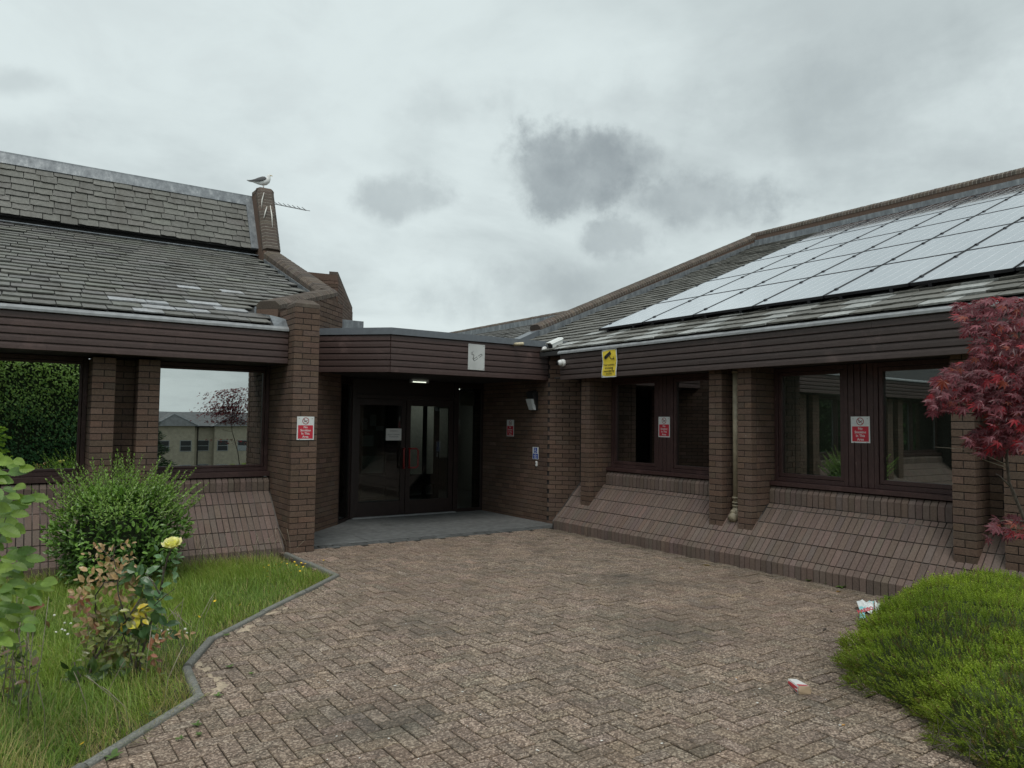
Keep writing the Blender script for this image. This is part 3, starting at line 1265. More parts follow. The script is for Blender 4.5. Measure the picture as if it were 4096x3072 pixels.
# kerb edging: half-round stones
kerb = bpy.data.objects.new('kerb', None)
COL.objects.link(kerb)
tag(kerb, kind='structure')
KS = Pieces('kerb_stone', 'kerb_stones')
n_ = 9
V = []
for sg in (-.5, .5):
    V.append((sg, -.5, -1.2))
    for k in range(n_):
        t = math.pi * k / (n_ - 1)
        V.append((sg, -.5 * math.cos(t), .12 + .88 * math.sin(t) ** .7 if 0 < k < n_ - 1 else .12))
    V.append((sg, .5, -1.2))
m_ = n_ + 2
F = [[i, (i + 1) % m_, m_ + (i + 1) % m_, m_ + i][::-1] for i in range(m_)] + [list(range(m_)), list(range(m_, 2 * m_))[::-1]]
T_KERB = Tmpl('kerb_stone', V, F, MAT['kerb'], smooth=False)
for (ax, ay), (bx, by) in zip(KERB[:-1], KERB[1:]):
    L = math.hypot(bx - ax, by - ay)
    k = max(1, round(L / .92))
    d = np.array([(bx - ax) / L, (by - ay) / L, 0])
    nn = np.array([-d[1], d[0], 0])
    for i in range(k):
        c = np.array([ax, ay, 0]) + d * (i + .5) * L / k + nn * (.03 + jit(.004))
        tn = math.exp(jit(.1))
        KS.add(T_KERB, M4(c + np.array([0, 0, .0 + jit(.004)]), d * (L / k - .012) + np.array([0, 0, jit(.006)]) + nn * jit(.008), nn * .058, np.array([0, 0, .029])), (tn,) * 3)
KS.build(kerb, 300)

# porch floor
pf = mk('porch_floor', [(x, y, -.004) for x, y in ((3.42, 9.44), (7.64, 9.44), (7.64, 12.1), (4.9, 12.1), (3.42, 10.3))], [[0, 1, 2, 3, 4]], MAT['joint_sand'])
tag(pf, kind='structure')
T_SLAB = Tmpl('slab', *cbox_data(-.5, .5, -.5, .5, -1, 0, (.006, .009, .08)), MAT['porch_stone'])
T_SETT = Tmpl('sett', *cbox_data(-.5, .5, -.5, .5, -1, 0, (.05, .09, .12)), MAT['porch_stone'])
SLB = Pieces('slab', 'slabs')
for j, y in enumerate(np.arange(9.70, 12.0, .58)):
    x = 3.42 - (j % 2) * .45
    while x < 7.6:
        w = .9
        x0, x1 = max(x, 3.42, y - 6.95), min(x + w, 7.64)
        y1 = min(y + .57, 12.0)
        if x1 - x0 > .1:
            tn = math.exp(jit(.07))
            SLB.add(T_SLAB, M4(((x0 + x1) / 2, (y + y1) / 2, .012 + jit(.001)), np.array([x1 - x0 - .008, 0, 0]), np.array([0, y1 - y - .0, 0]), np.array([0, 0, .05])), (tn,) * 3)
        x += w
SLB.build(pf, 300)
ST = Pieces('sett', 'setts')
for j in range(2):
    x = 3.44 - .08 * j
    while x < 7.6:
        w = wl(.19, .27)
        tn = math.exp(jit(.15)) * .62
        yy = 9.53 + j * .115 + .0
        x0, x1 = max(3.42, x), min(7.63, x + w)
        if x1 - x0 > .05:
            ST.add(T_SETT, M4(((x0 + x1) / 2, yy + jit(.004), .008 + jit(.003)), np.array([x1 - x0 - .016, jit(.004), 0]), np.array([0, .098, 0]), np.array([0, 0, .05])), (tn,) * 3)
        x += w
ST.build(pf, 300)

# garden soil, left and right
so = mk('lawn', [(-6, 1.5, -.035), (-2.5, 1.27, -.035), (.40, 4.17, -.03), (1.06, 4.86, -.03), (1.10, 5.45, -.03), (1.38, 6.03, -.03), (3.05, 7.74, -.035), (3.02, 9.30, -.06), (3.07, 9.5, -.12), (-6, 9.5, -.12)],
        [list(range(10))[::-1]], MAT['soil'])
so.data.flip_normals()
tag(so, kind='structure')
sb = mk('planting_bed', [(2.7, .4, .006), (5.2, 2.9, .006), (5.9, 3.2, .006), (7.34, 3.35, .006), (7.34, -3, .006), (2.7, -3, .006)], [list(range(6))[::-1]], MAT['soil'])
tag(sb, kind='structure')
# spilled bedding sand where the kerb has moved
SPL = []
for (x, y, a, l, w, k0) in ((1.215, 5.25, 95, .55, .05, 9), (1.19, 4.90, 60, .2, .05, 5), (1.75, 6.25, 45, .32, .05, 7), (2.10, 6.62, 40, .22, .03, 4)):
    for _ in range(k0):
        t = wl(-.5, .5)
        ca, sa = math.cos(math.radians(a)), math.sin(math.radians(a))
        o_ = jit(w * .3)
        SPL.append((x + ca * l * t - sa * o_, y + sa * l * t + ca * o_, wl(.02, .055), a + jit(25)))
VV, FF = [], []
for (x, y, r0, a) in SPL:
    k = 9
    o = len(VV)
    ca, sa = math.cos(math.radians(a)), math.sin(math.radians(a))
    for q in range(k):
        t = 2 * math.pi * q / k
        rr = 1 + jit(.22)
        px_, py_ = math.cos(t) * r0 * rr * 1.4, math.sin(t) * r0 * .6 * rr
        VV.append((x + px_ * ca - py_ * sa, y + px_ * sa + py_ * ca, -.001))
    VV.append((x, y, .003 + wl(.002, .007)))
    FF += [[o + q, o + (q + 1) % k, o + k] for q in range(k)]
sp = mk('spilled_sand', VV, FF, MAT['sand'])
tag(sp, kind='stuff')

# ================================================================== LEFT WING
R2 = math.sqrt(.5)
LW = Wing(True)
RW = Wing(False)
left = thing('building_wing', 'dark brick wing on the left with two-tier slate roof and mirror windows', 'building', (1.5, 9.5, -.15))
BL = Pieces('brick', 'brickwork')

# corner pier beside the entrance
cp = pier(BL, left, 3.072, 3.402, 9.35, 10.42, -.15, 44, (('-y', 'pier', 0), ('-x', 'stretcher', .1125)))
V = [(x, y, z) for z, e in ((3.15, 0), (3.195, .0), (3.255, .075)) for (x, y) in ((3.072 + e, 9.35 + e), (3.402 - e, 9.35 + e), (3.402 - e, 9.70 - e), (3.072 + e, 9.70 - e))]
F = [[0, 1, 5, 4], [1, 2, 6, 5], [2, 3, 7, 6], [3, 0, 4, 7], [4, 5, 9, 8], [5, 6, 10, 9], [6, 7, 11, 10], [7, 4, 8, 11], [8, 9, 10, 11], [3, 2, 1, 0]]
fix_mk('pier_cap', V, F, MAT['brick_coping'], left)

# piers between the windows and the recess that joins them
PQ = .35
py0 = 9.49 + PQ
for (x0, x1) in ((.872, 1.112), (1.356, 1.592)):
    pier(BL, left, x0, x1, py0, 10.40, .30, 28, (('-y', 'one', 0), ('-x', 'stretcher', .1125)))
rec = box('wall', 1.112, 1.356, 10.148, 10.40, .3, 2.43, MAT['mortar'], left, c=.001)
wall(BL, (1.114, 10.14, .30), (1, 0), (0, -1), .240, 28, rec, bond='one')
pier(BL, left, -2.30, -2.05, py0, 10.40, .30, 28, (('-y', 'one', 0),))

# plinth
plinth(BL, LW, -8.5, 3.068, -.24, .058, .695, .669, left, ((1.60, 3.06), (-2.04, .86), (-5.6, -2.78), (-8.5, -6.3)), .715, .915, hide=((.88, 1.58),))

# sills and windows
LW.box('sill', 1.594, 3.068, .735, .95, .918, .985, MAT['frame_wood'], left)
LW.box('sill', -2.05, .868, .735, .95, .918, .985, MAT['frame_wood'], left)
window(LW, left, 1.594, 3.07, .86, .987, 2.42, MAT['glass_mirror'], fw=.085)
window(LW, left, -.62, .870, .86, .987, 2.42, MAT['glass_mirror'], fw=.085)
for xa in (-5.62, -4.20, -8.5):
    window(LW, left, xa, xa + 1.40, .86, .987, 2.42, MAT['glass_mirror'], fw=.085)
LW.box('sill', -5.62, -2.78, .735, .95, .918, .985, MAT['frame_wood'], left)
LW.box('sill', -8.5, -6.3, .735, .95, .918, .985, MAT['frame_wood'], left)
for (x0, x1) in ((-2.78, -2.54), (-6.3, -6.06), (-5.86, -5.62)):
    pier(BL, left, x0, x1, py0, 10.40, .30, 28, (('-y', 'one', 0),))
box('wall', -2.54, -2.30, 10.148, 10.40, .3, 2.43, MAT['brick'], left, c=.001)
box('wall', -6.06, -5.86, 10.148, 10.40, .3, 2.43, MAT['brick'], left, c=.001)
window(LW, left, -2.05, -.64, .86, .987, 2.42, MAT['glass_mirror'], fw=.085)
LW.box('wall', -8.8, 3.06, .97, 1.1, -.2, .985, MAT['mortar'], left)

# fascia, edge trim, soffit
fas = bpy.data.objects.new('fascia', None)
link(fas, left)
box('backing', -8.8, 3.066, 9.60, 9.64, 2.43, 2.86, MAT['soffit'], fas)
boards('board', fas, (-8.8, 9.60, 0), (1, 0), (0, -1), 11.868, 2.42, 2.845, 5, MAT['fascia_x'], cuts=((3.6, 9.2), (6.1,), (2.1, 7.7, 10.5), (5.2,), (4.2, 9.8)))
edge = prism('edge_trim', [(9.545, 2.842), (9.545, 2.868), (9.575, 2.90), (9.72, 2.93), (9.72, 2.842)], 0, -8.8, 3.064, MAT['gutter_grey'], left)
box('soffit', -8.8, 3.066, 9.642, 10.60, 2.425, 2.45, MAT['soffit'], left)

# lower roof -------------------------------------------------------
KL = .378
Y0L, Z0L = 9.60, 2.905
YB = 14.98


def zl(y):
    return Z0L + KL * (y - Y0L)


nl = np.array([0, -KL, 1.0]) / math.hypot(1, KL)
sl = np.array([0, 1.0, KL]) / math.hypot(1, KL)
deck = [(-8.8, 9.62), (2.93, 9.62), (2.93, 10.2), (4.16, 11.43), (4.16, YB), (-8.8, YB)]
roofL = fix_mk('roof', [(x, y, zl(y)) for x, y in deck] + [(x, y, zl(y) - .06) for x, y in deck],
               [list(range(6)), list(range(6, 12))] + [[i, (i + 1) % 6, 6 + (i + 1) % 6, 6 + i] for i in range(6)], MAT['roof_deck'], left)
SLL = Pieces('slate', 'slates')
lenL = (YB - Y0L) * math.hypot(1, KL)


def inL(a, d, w):
    y = Y0L + d / math.hypot(1, KL)
    lim = 2.90 if y < 10.2 else min(4.14, y - 7.148 - .20)
    return -1.6 < a < lim - w * .25


pale_spots = ((1.27, .55), (1.5, .30), (1.62, .55), (1.75, .28), (1.88, .30), (2.35, .55), (2.30, .80), (2.16, 1.75), (2.65, 1.72), (1.05, .30), (1.3, .05))


def tintL(a, d, row):
    b = math.exp(jit(.09))
    t = [b * 1.0, b * (1.0 + jit(.015)), b * (.97 + jit(.02))]
    if any(abs(a - p) < .13 and abs(d - q) < .12 for p, q in pale_spots):
        t = [2.5, 2.6, 2.85]
    if row < 3:
        t = [v * .88 for v in t]
    return tuple(t)


slate_field(SLL, roofL, np.array([0, Y0L, Z0L]), np.array([1., 0, 0]), sl, nl, lenL, (-1.6, 4.3), .243, .24, .44, inL, tintL)

# upper steep roof -------------------------------------------------
yu0, zu0, yu1, zu1 = 14.90, 5.06, 15.47, 6.20
su = np.array([0, yu1 - yu0, zu1 - zu0])
LU = float(np.linalg.norm(su))
su /= LU
nu = np.array([0, -su[2], su[1]])
roofU = fix_mk('upper_roof', [(x, y, z) for x in (-8.8, 4.12) for (y, z) in ((yu0 + .02, zu0), (yu1 + .02, zu1), (yu1 + .6, zu1), (yu1 + .6, 4.5), (15.06, 4.5), (15.06, zu0))],
               [[0, 1, 7, 6], [1, 2, 8, 7], [2, 3, 9, 8], [3, 4, 10, 9], [4, 5, 11, 10], [5, 0, 6, 11], [5, 4, 3, 2, 1, 0], [6, 7, 8, 9, 10, 11]], MAT['roof_deck'], left)


def tintU(a, d, row):
    b = math.exp(jit(.08)) * .90
    return (b, b * (1 + jit(.01)), b * .95)


slate_field(SLL, roofU, np.array([0, yu0, zu0]), np.array([1., 0, 0]), su, nu, LU - .10, (-1.6, 4.2), .140, .24, .36,
            lambda a, d, w: -1.6 < a < 4.10 - w * .1, tintU, thick=.011)
SLL.build(left, 300)
# lead ridge
q0 = np.array([0, yu1, zu1]) + nu * .035
A_ = q0 - su * .17
B_ = q0 + su * .05
V = []
for x in (-8.8, 4.11):
    for p in (A_, A_ + nu * .006, B_ + nu * .012, B_ + nu * .02 + su * .03, B_ + su * .05 - nu * .02, B_ - nu * .3 + su * .0, B_ - nu * .3 - su * .05, A_ - nu * .03):
        V.append((x, p[1], p[2]))
fix_mk('ridge_flashing', V, [[i, (i + 1) % 8, 8 + (i + 1) % 8, 8 + i] for i in range(8)] + [list(range(8)), list(range(8, 16))], MAT['lead'], left)
box('top_flashing', -8.8, 4.10, 14.80, 15.05, zl(14.86) + .035, zl(14.86) + .055, MAT['lead'], left)

# gable parapet -----------------------------------------------------
GX = 4.27
cop = bpy.data.objects.new('coping', None)
link(cop, left)
E0 = (2.92, 10.068, zl(10.068) + .21)
E1 = (GX, 11.418, zl(11.418) + .21)
E2 = (GX, 14.42, zl(14.42) + .24)
E3 = (GX, 15.06, 6.40)
E4 = (GX, 15.42, 6.41)
coping(BL, cop, E0, E1, .345)
coping(BL, cop, E1, E2, .345)
coping(BL, cop, (E2[0], E2[1] + .03, E2[2] + .06), E3, .345)
coping(BL, cop, E3, E4, .345)
# parapet body below the coping
prof = [(11.40, 2.4), (11.40, E1[2] - .11), (E2[1] + .03, E2[2] - .11), (15.10, 6.30), (15.44, 6.30), (16.2, 4.6), (16.2, 2.4)]
gw = prism('gable_wall', prof, 0, GX - .163, GX + .163, MAT['brick'], left)
wd45 = np.array([R2, R2, 0])
nn45 = np.array([R2, -R2, 0])
A = np.array([2.92, 10.068, 0]) + wd45 * .02
B = np.array([GX, 11.418, 0])
V = []
for p, z in ((A, E0[2]), (B, E1[2])):
    for s_ in (-.163, .150):
        for zz in (2.44, z - .11):
            V.append(p + nn45 * s_ + np.array([0, 0, zz]))
fix_mk('parapet', V, [[0, 1, 3, 2], [4, 5, 7, 6], [0, 1, 5, 4], [2, 3, 7, 6], [1, 3, 7, 5], [0, 2, 6, 4]], MAT['brick'], left)
# stretcher course just below the coping, inner side of the gable
for i in range(13):
    y = 11.62 + i * .225
    z = zl(y) + .21 - .115 - .045 + (.03 * i / 13)
    d = np.array([0, 1, KL]) / math.hypot(1, KL)
    BL.add(T_BRICK_C, M4((GX - .12, y, z), d * .2155, np.array([1., 0, 0]) * .1, np.array([0, -d[2], d[1]]) * .068), brick_tint(), cop)
# flashings against the parapets
fl = prism('flashing', [(11.45, zl(11.45) - .02), (11.45, zl(11.45) + .075), (14.4, zl(14.4) + .075), (14.4, zl(14.4) - .02)], 0, GX - .19, GX - .166, MAT['lead'], left)
V = []
for p in (A + wd45 * .0, B):
    for s_ in (-.195, -.168):
        for dz in (-.03, .08):
            q = p + nn45 * s_
            V.append((q[0], q[1], zl(q[1]) + dz))
fix_mk('flashing', V, [[0, 1, 3, 2], [4, 5, 7, 6], [0, 1, 5, 4], [2, 3, 7, 6], [1, 3, 7, 5], [0, 2, 6, 4]], MAT['lead'], left)
p0, p1 = np.array([0, yu0, zu0]) + nu * .05, np.array([0, yu1, zu1]) + nu * .05
V = [(x, *(p + nu * t)[1:]) for x in (3.97, GX - .15) for p in (p0, p1) for t in (-.04, .008)]
fix_mk('flashing', V, [[0, 1, 3, 2], [4, 5, 7, 6], [0, 1, 5, 4], [2, 3, 7, 6], [1, 3, 7, 5], [0, 2, 6, 4]], MAT['lead'], left)
# lead apron that closes the eave beside the corner pier
fix_mk('lead_apron', [(2.885, 9.60, 2.90), (3.07, 9.57, 2.86), (3.07, 9.95, 2.9), (2.90, 10.0, 2.95), (2.90, 9.88, 3.08), (3.07, 9.72, 3.02), (3.07, 10.1, 3.1), (2.85, 10.12, 3.12)],
       [[0, 1, 2, 3], [4, 5, 6, 7], [0, 1, 5, 4], [1, 2, 6, 5], [2, 3, 7, 6], [3, 0, 4, 7]], MAT['lead'], left)

# 45 degree wall that closes the porch on its left
wcore = fix_mk('wall', [tuple(np.array([3.402, 10.31, 0]) + wd45 * a + nn45 * d + np.array([0, 0, z])) for a in (-.05, 1.63) for d in (-.3, -.008) for z in (-.1, 3.6 if a > 0 else 3.25)],
               [[0, 1, 3, 2], [4, 5, 7, 6], [0, 1, 5, 4], [2, 3, 7, 6], [1, 3, 7, 5], [0, 2, 6, 4]], MAT['mortar'], left)


def clip45(a, b, z):
    top = E0[2] - .12 + (3.402 - 2.92 + a * R2) * (E1[2] - E0[2]) / (E1[0] - E0[0])
    return None if z > top else (a, b)


wall(BL, (3.402, 10.31, -.02), (R2, R2), (R2, -R2), 1.623, 48, wcore, clip=clip45)
BL.build(left, 300)
# dark room behind the mirror glass
box('room', -8.8, 3.05, 10.62, 14.0, -.1, 2.42, MAT['interior_dark'], left)

# ================================================================== RIGHT WING
right = thing('building_wing', 'dark brick wing on the right carrying the solar panels, paired piers and battered plinth', 'building', (7.6, 6, 0))
BR = Pieces('brick', 'brickwork')
PX0 = 7.595
for (y0, y1, vis) in ((8.825, 9.030, 1), (6.250, 6.455, 1), (5.795, 6.005, 1), (3.265, 3.475, 1), (2.815, 3.028, 1)):
    pier(BR, right, PX0, 8.22, y0, y1, .325, 28, (('-x front', 'one', 0), ('-y side', 'stretcher', .1125)), vis=vis)
for (y0, y1) in ((6.005, 6.25), (3.028, 3.265)):
    c_ = box('wall', 7.89, 8.15, y0, y1, .4, 2.43, MAT['mortar'], right, c=.001)
    wall(BR, (7.882, y1 - .002, .40), (0, -1), (-1, 0), y1 - y0 - .004, 27, c_, bond='one')
c_ = box('wall', 8.03, 8.3, 9.03, 9.60, .1, 2.43, MAT['mortar'], right, c=.001)
plinth(BR, RW, 1.2, 9.42, -.06, .135, .575, .595, right, ((6.46, 8.82), (3.48, 5.79), (1.3, 2.81)), .604, .945,
       hide=((8.84, 9.02), (6.27, 6.44), (5.81, 5.99), (3.28, 3.46), (2.83, 3.02)))

for (a0, a1) in ((6.457, 8.823), (3.477, 5.793), (1.3, 2.813)):
    RW.box('sill', a0, a1, .612, .80, .948, 1.0, MAT['frame_wood'], right)
ZT = 2.41
for (a0, a1) in ((7.79, 8.824), (6.457, 7.556), (4.81, 5.793), (3.477, 4.50), (1.3, 2.812)):
    window(RW, right, a0, a1, .72, 1.002, ZT, MAT['glass'])
for (a0, a1) in ((7.556, 7.79), (4.50, 4.81)):
    pn = RW.box('panel', a0, a1, .745, .80, 1.002, ZT, MAT['soffit'], right)
    k = 3 if a1 - a0 < .25 else 4
    st = (a1 - a0) / k
    for i in range(k):
        b_ = RW.box('board', a0 + i * st + .004, a0 + (i + 1) * st - .004, .722, .744, 1.003, ZT - .002, MAT['frame_wood'], pn, c=.004)

# fascia, trim, soffit
fas = bpy.data.objects.new('fascia', None)
link(fas, right)
box('backing', 7.452, 7.49, .9, 9.36, 2.40, 2.83, MAT['soffit'], fas)
boards('board', fas, (7.452, 9.36, 0), (0, -1), (-1, 0), 8.46, 2.385, 2.805, 5, MAT['fascia_y'], cuts=((4.55,), (2.9, 6.5), (), (3.7,), (5.2,)))
prism('edge_trim', [(7.395, 2.802), (7.395, 2.828), (7.425, 2.855), (7.56, 2.885), (7.56, 2.802)], 1, .9, 9.40, MAT['gutter_grey'], right)
box('soffit', 7.492, 8.60, .9, 9.60, 2.415, 2.44, MAT['soffit'], right)

# roof ---------------------------------------------------------------
KR = .415
X0R, Z0R = 7.44, 2.862
YG = 11.55
XR = 15.30
hR = math.hypot(1, KR)
sr = np.array([1.0, 0, KR]) / hR
nr = np.array([-KR, 0, 1.0]) / hR


def zr(x):
    return Z0R + KR * (x - X0R)


roofR = fix_mk('roof', [(x, y, zr(x) - t) for t in (0, .06) for (x, y) in ((X0R, .9), (XR, .9), (XR, YG), (X0R + .5, YG), (X0R, 9.9))],
               [[0, 1, 2, 3, 4], [9, 8, 7, 6, 5]] + [[i, (i + 1) % 5, 5 + (i + 1) % 5, 5 + i] for i in range(5)], MAT['roof_deck'], right)
SLR = Pieces('slate', 'slates')


def inR(a, d, w):
    y = a
    x = X0R + d / hR
    if not (.9 < y < YG - .02):
        return False
    if x < X0R + .6 and y > 9.95 + (x - X0R):
        return False
    if 8.35 < x < 14.5 and y < 8.95:
        return False
    return True


def tintR(a, d, row):
    b = math.exp(jit(.08)) * .92
    t = [b, b * .99, b * .93]
    if d < .95:
        ph = (9.2 - a) / 1.02
        fr = ph - math.floor(ph)
        sh = .28 + .18 * d + jit(.05)
        if abs(fr - .5 - sh * .3) < .21 and a < 9.6:
            k = 2.2 + jit(.2)
            t = [k * .98, k * 1.02, k * 1.04]
    return tuple(t)


slate_field(SLR, roofR, np.array([X0R, 0, Z0R]), np.array([0, 1., 0]), sr, nr, (XR - X0R) * hR, (.8, 11.6), .238, .24, .42, inR, tintR)
SLR.build(right, 300)

# gable and ridge parapets
copR = bpy.data.objects.new('coping', None)
link(copR, right)
GY = 11.72
g0 = (8.62, GY, zr(8.62) + .27)
g1 = (15.52, GY, zr(15.35) + .38)
g2 = (15.52, 1.0, zr(15.35) + .38)
coping(BR, copR, g0, g1, .34)
coping(BR, copR, g1, g2, .34)
prism('gable_wall', [(7.9, 2.4), (7.9, zr(7.9) + .02), (8.64, zr(8.64) + .15), (15.52, zr(15.35) + .27), (15.7, 2.4)], 1, GY - .16, GY + .16, MAT['brick'], right)
box('ridge_wall', 15.36, 15.68, 1.0, 11.8, 5.4, zr(15.35) + .27, MAT['brick'], right)
prism('flashing', [(8.62, zr(8.62) - .02), (8.62, zr(8.62) + .14), (15.3, zr(15.3) + .12), (15.3, zr(15.3) - .02)], 1, YG - .03, YG + .008, MAT['lead'], right)
box('flashing', 15.30, 15.34, 1.0, YG, zr(15.3) - .05, zr(15.3) + .17, MAT['lead'], right)
# grey cheek that drops from the gable to the porch roof
fix_mk('metal_cheek', [(8.66, GY - .17, zr(8.66) + .15), (7.55, GY - .17, 3.02), (8.66, GY - .17, 2.95), (8.66, GY + .17, zr(8.66) + .15), (7.55, GY + .17, 3.02), (8.66, GY + .17, 2.95)],
       [[0, 1, 2], [3, 4, 5], [0, 1, 4, 3], [1, 2, 5, 4], [2, 0, 3, 5]], MAT['trim_grey'], right)
BR.build(right, 300)

# room behind the windows: ceiling with strip lights, back wall, blinds
rm = bpy.data.objects.new('room', None)
link(rm, right)
box('floor', 8.3, 13.0, .9, 9.5, -.05, .0, MAT['interior_floor'], rm)
box('back_wall', 13.0, 13.1, .9, 9.5, 0, 2.9, MAT['interior_wall'], rm)
box('side_wall', 8.3, 13.0, 9.5, 9.6, 0, 2.9, MAT['interior_wall'], rm)
box('side_wall', 8.3, 13.0, .8, .9, 0, 2.9, MAT['interior_wall'], rm)
box('partition', 8.32, 13.0, 6.10, 6.16, 0, 2.6, MAT['interior_wall'], rm)
box('ceiling', 8.22, 13.0, .9, 9.5, 2.62, 2.66, MAT['interior_wall'], rm)
for (x, y) in ((10.2, 3.6), (10.2, 5.0), (11.9, 2.4), (11.9, 4.6)):
    lt = box('strip_light', x - .06, x + .06, y - .6, y + .6, 2.54, 2.60, MAT['tube_light'], rm)
box('desk', 8.9, 9.5, 6.3, 7.2, .68, .72, MAT['cardboard'], rm)
box('screen', 9.3, 9.34, 6.5, 6.95, 1.40, 1.75, MAT['interior_pale'], rm)
box('inner_wall', 8.21, 8.25, .9, 9.5, -.05, .99, MAT['mortar'], right)

# ================================================================== ENTRANCE PORCH
porch = thing('entrance_porch', 'recessed entrance porch with dark boarded canopy and glazed double doors', 'porch', (6, 11, 0))
BP = Pieces('brick', 'brickwork')
wl_ = box('wall', 7.658, 7.95, 9.98, 12.4, -.05, 2.43, MAT['mortar'], porch, c=.001)
wall(BP, (7.65, 12.30, -.025), (0, -1), (-1, 0), 2.345, 33, wl_, shift=.04)
ch = fix_mk('corner_pier', [(x, y, z) for z in (-.05, 2.83) for (x, y) in ((7.662, 9.96), (8.045, 9.577), (8.35, 9.59), (8.35, 10.05), (7.662, 10.05))],
            [[0, 1, 2, 3, 4], [5, 6, 7, 8, 9]] + [[i, (i + 1) % 5, 5 + (i + 1) % 5, 5 + i] for i in range(5)], MAT['mortar'], porch)
wall(BP, (7.65, 9.95, -.025), (R2, -R2), (-R2, -R2), .545, 38, ch, shift=.09)
BP.build(porch, 300)
capo = [(7.60, 9.985), (8.03, 9.555), (8.40, 9.555), (8.40, 10.2), (7.60, 10.2)]
hprism('lead_box', [(x, y) for x, y in ((7.63, 9.975), (8.035, 9.57), (8.38, 9.57), (8.38, 10.19), (7.63, 10.19))], 2.832, 2.985, MAT['lead'], porch)
hprism('edge_trim', capo, 2.986, 3.075, MAT['trim_grey'], porch)

# canopy
BX, BY = 4.72, 9.97
SX, SY = 3.89, 10.80
hprism('canopy', [(SX - .05, SY + .06), (BX + .02, BY + .045), (7.66, BY + .045), (7.66, 14.5), (4.45, 14.5), (4.45, 11.36)], 2.43, 3.0, MAT['soffit'], porch)
fas = bpy.data.objects.new('fascia', None)
link(fas, porch)
l1 = math.hypot(BX - SX, BY - SY)
boards('board', fas, (SX, SY + .036, 0), (R2, -R2), (-R2, -R2), l1 + .014, 2.412, 2.975, 6, MAT['fascia_x'], cuts=((), ()))
boards('board', fas, (BX, BY + .028, 0), (1, 0), (0, -1), 7.655 - BX, 2.412, 2.975, 6, MAT['fascia_x'], cuts=((1.7,), (), (2.2,), (), (), (1.2,)))
V, F = [], []
line = [(SX - .02, SY - .005), (BX - .012, BY - .029), (7.64, BY - .029)]
back = [(SX + .03, SY + .055), (BX + .02, BY + .05), (7.64, BY + .05)]
for (p, z) in ((line, 2.972), (line, 3.072), (back, 3.072), (back, 2.972)):
    V += [(x, y, z) for x, y in p]
F = [[0, 1, 4, 3], [1, 2, 5, 4], [3, 4, 7, 6], [4, 5, 8, 7], [6, 7, 10, 9], [7, 8, 11, 10], [9, 10, 1, 0], [10, 11, 2, 1], [0, 3, 6, 9], [2, 5, 8, 11]]
fix_mk('edge_trim', V, F, MAT['trim_grey'], porch)

# doors and sidelights
DY = 12.0
wood_ = MAT['door_wood']
box('door_frame', 4.97, 5.03, DY - .03, DY + .07, 0, 2.42, wood_, porch)
box('door_frame', 6.99, 7.05, DY - .03, DY + .07, 0, 2.42, wood_, porch)
box('door_frame', 5.03, 6.99, DY - .03, DY + .07, 2.08, 2.15, wood_, porch)
box('head_panel', 5.03, 6.99, DY, DY + .04, 2.15, 2.42, wood_, porch)
box('threshold', 5.0, 7.02, DY - .09, DY - .005, .012, .03, MAT['gutter_grey'], porch)
for i, (x0, x1) in enumerate(((5.035, 6.003), (6.013, 6.985))):
    d = bpy.data.objects.new('door', None)
    link(d, porch)
    sw, tr_, br_ = .090, .11, .25
    box('stile', x0, x0 + sw, DY, DY + .045, .03, 2.075, wood_, d)
    box('stile', x1 - sw, x1, DY, DY + .045, .03, 2.075, wood_, d)
    box('rail', x0 + sw, x1 - sw, DY, DY + .045, .03, .03 + br_, wood_, d)
    box('rail', x0 + sw, x1 - sw, DY, DY + .045, 2.075 - tr_, 2.075, wood_, d)
    box('pane', x0 + sw, x1 - sw, DY + .018, DY + .024, .03 + br_, 2.075 - tr_, MAT['glass_door'], d, c=.0005)
    hx = x1 - .05 if i == 0 else x0 + .05
    sgn = -1 if i == 0 else 1
    z0_, z1_ = .86, 1.20
    r_ = .05
    # D handle standing proud of the stile and turned sideways
    pts = [(hx, DY + .0, z0_), (hx, DY - .045, z0_), (hx + sgn * .03, DY - .07, z0_), (hx + sgn * .12, DY - .075, z0_), (hx + sgn * .155, DY - .075, z0_ + .03),
           (hx + sgn * .155, DY - .075, z1_ - .03), (hx + sgn * .12, DY - .075, z1_), (hx + sgn * .03, DY - .07, z1_), (hx, DY - .045, z1_), (hx, DY, z1_)]
    if i == 0:
        pts = [(hx - .0, p[1], p[2]) if abs(p[0] - hx) < .05 else (hx - .03, p[1] - .03, p[2]) for p in pts]
    tube('handle', pts, .016, MAT['handle_red'], d, 8)
    tube('handle', [(hx, DY - .05, z0_), (hx, DY - .05, z1_)], .014, MAT['handle_red'], d, 8)

# angled left sidelight and right sidelight
SLp = bpy.data.objects.new('sidelight', None)
link(SLp, porch)
o45 = np.array([4.55, 11.458, 0.0])
ln = math.hypot(4.97 - 4.55, 11.97 - 11.458)
u45 = np.array([4.97 - 4.55, 11.97 - 11.458, 0]) / ln
n45 = np.array([u45[1], -u45[0], 0])


def ang(name, a0, a1, d0, d1, z0, z1, mat, parent):
    V, F = cbox_data(a0, a1, d0, d1, z0, z1, (.002,) * 3)
    return fix_mk(name, [o45 + u45 * v[0] - n45 * v[1] + np.array([0, 0, v[2]]) for v in V], F, mat, parent)


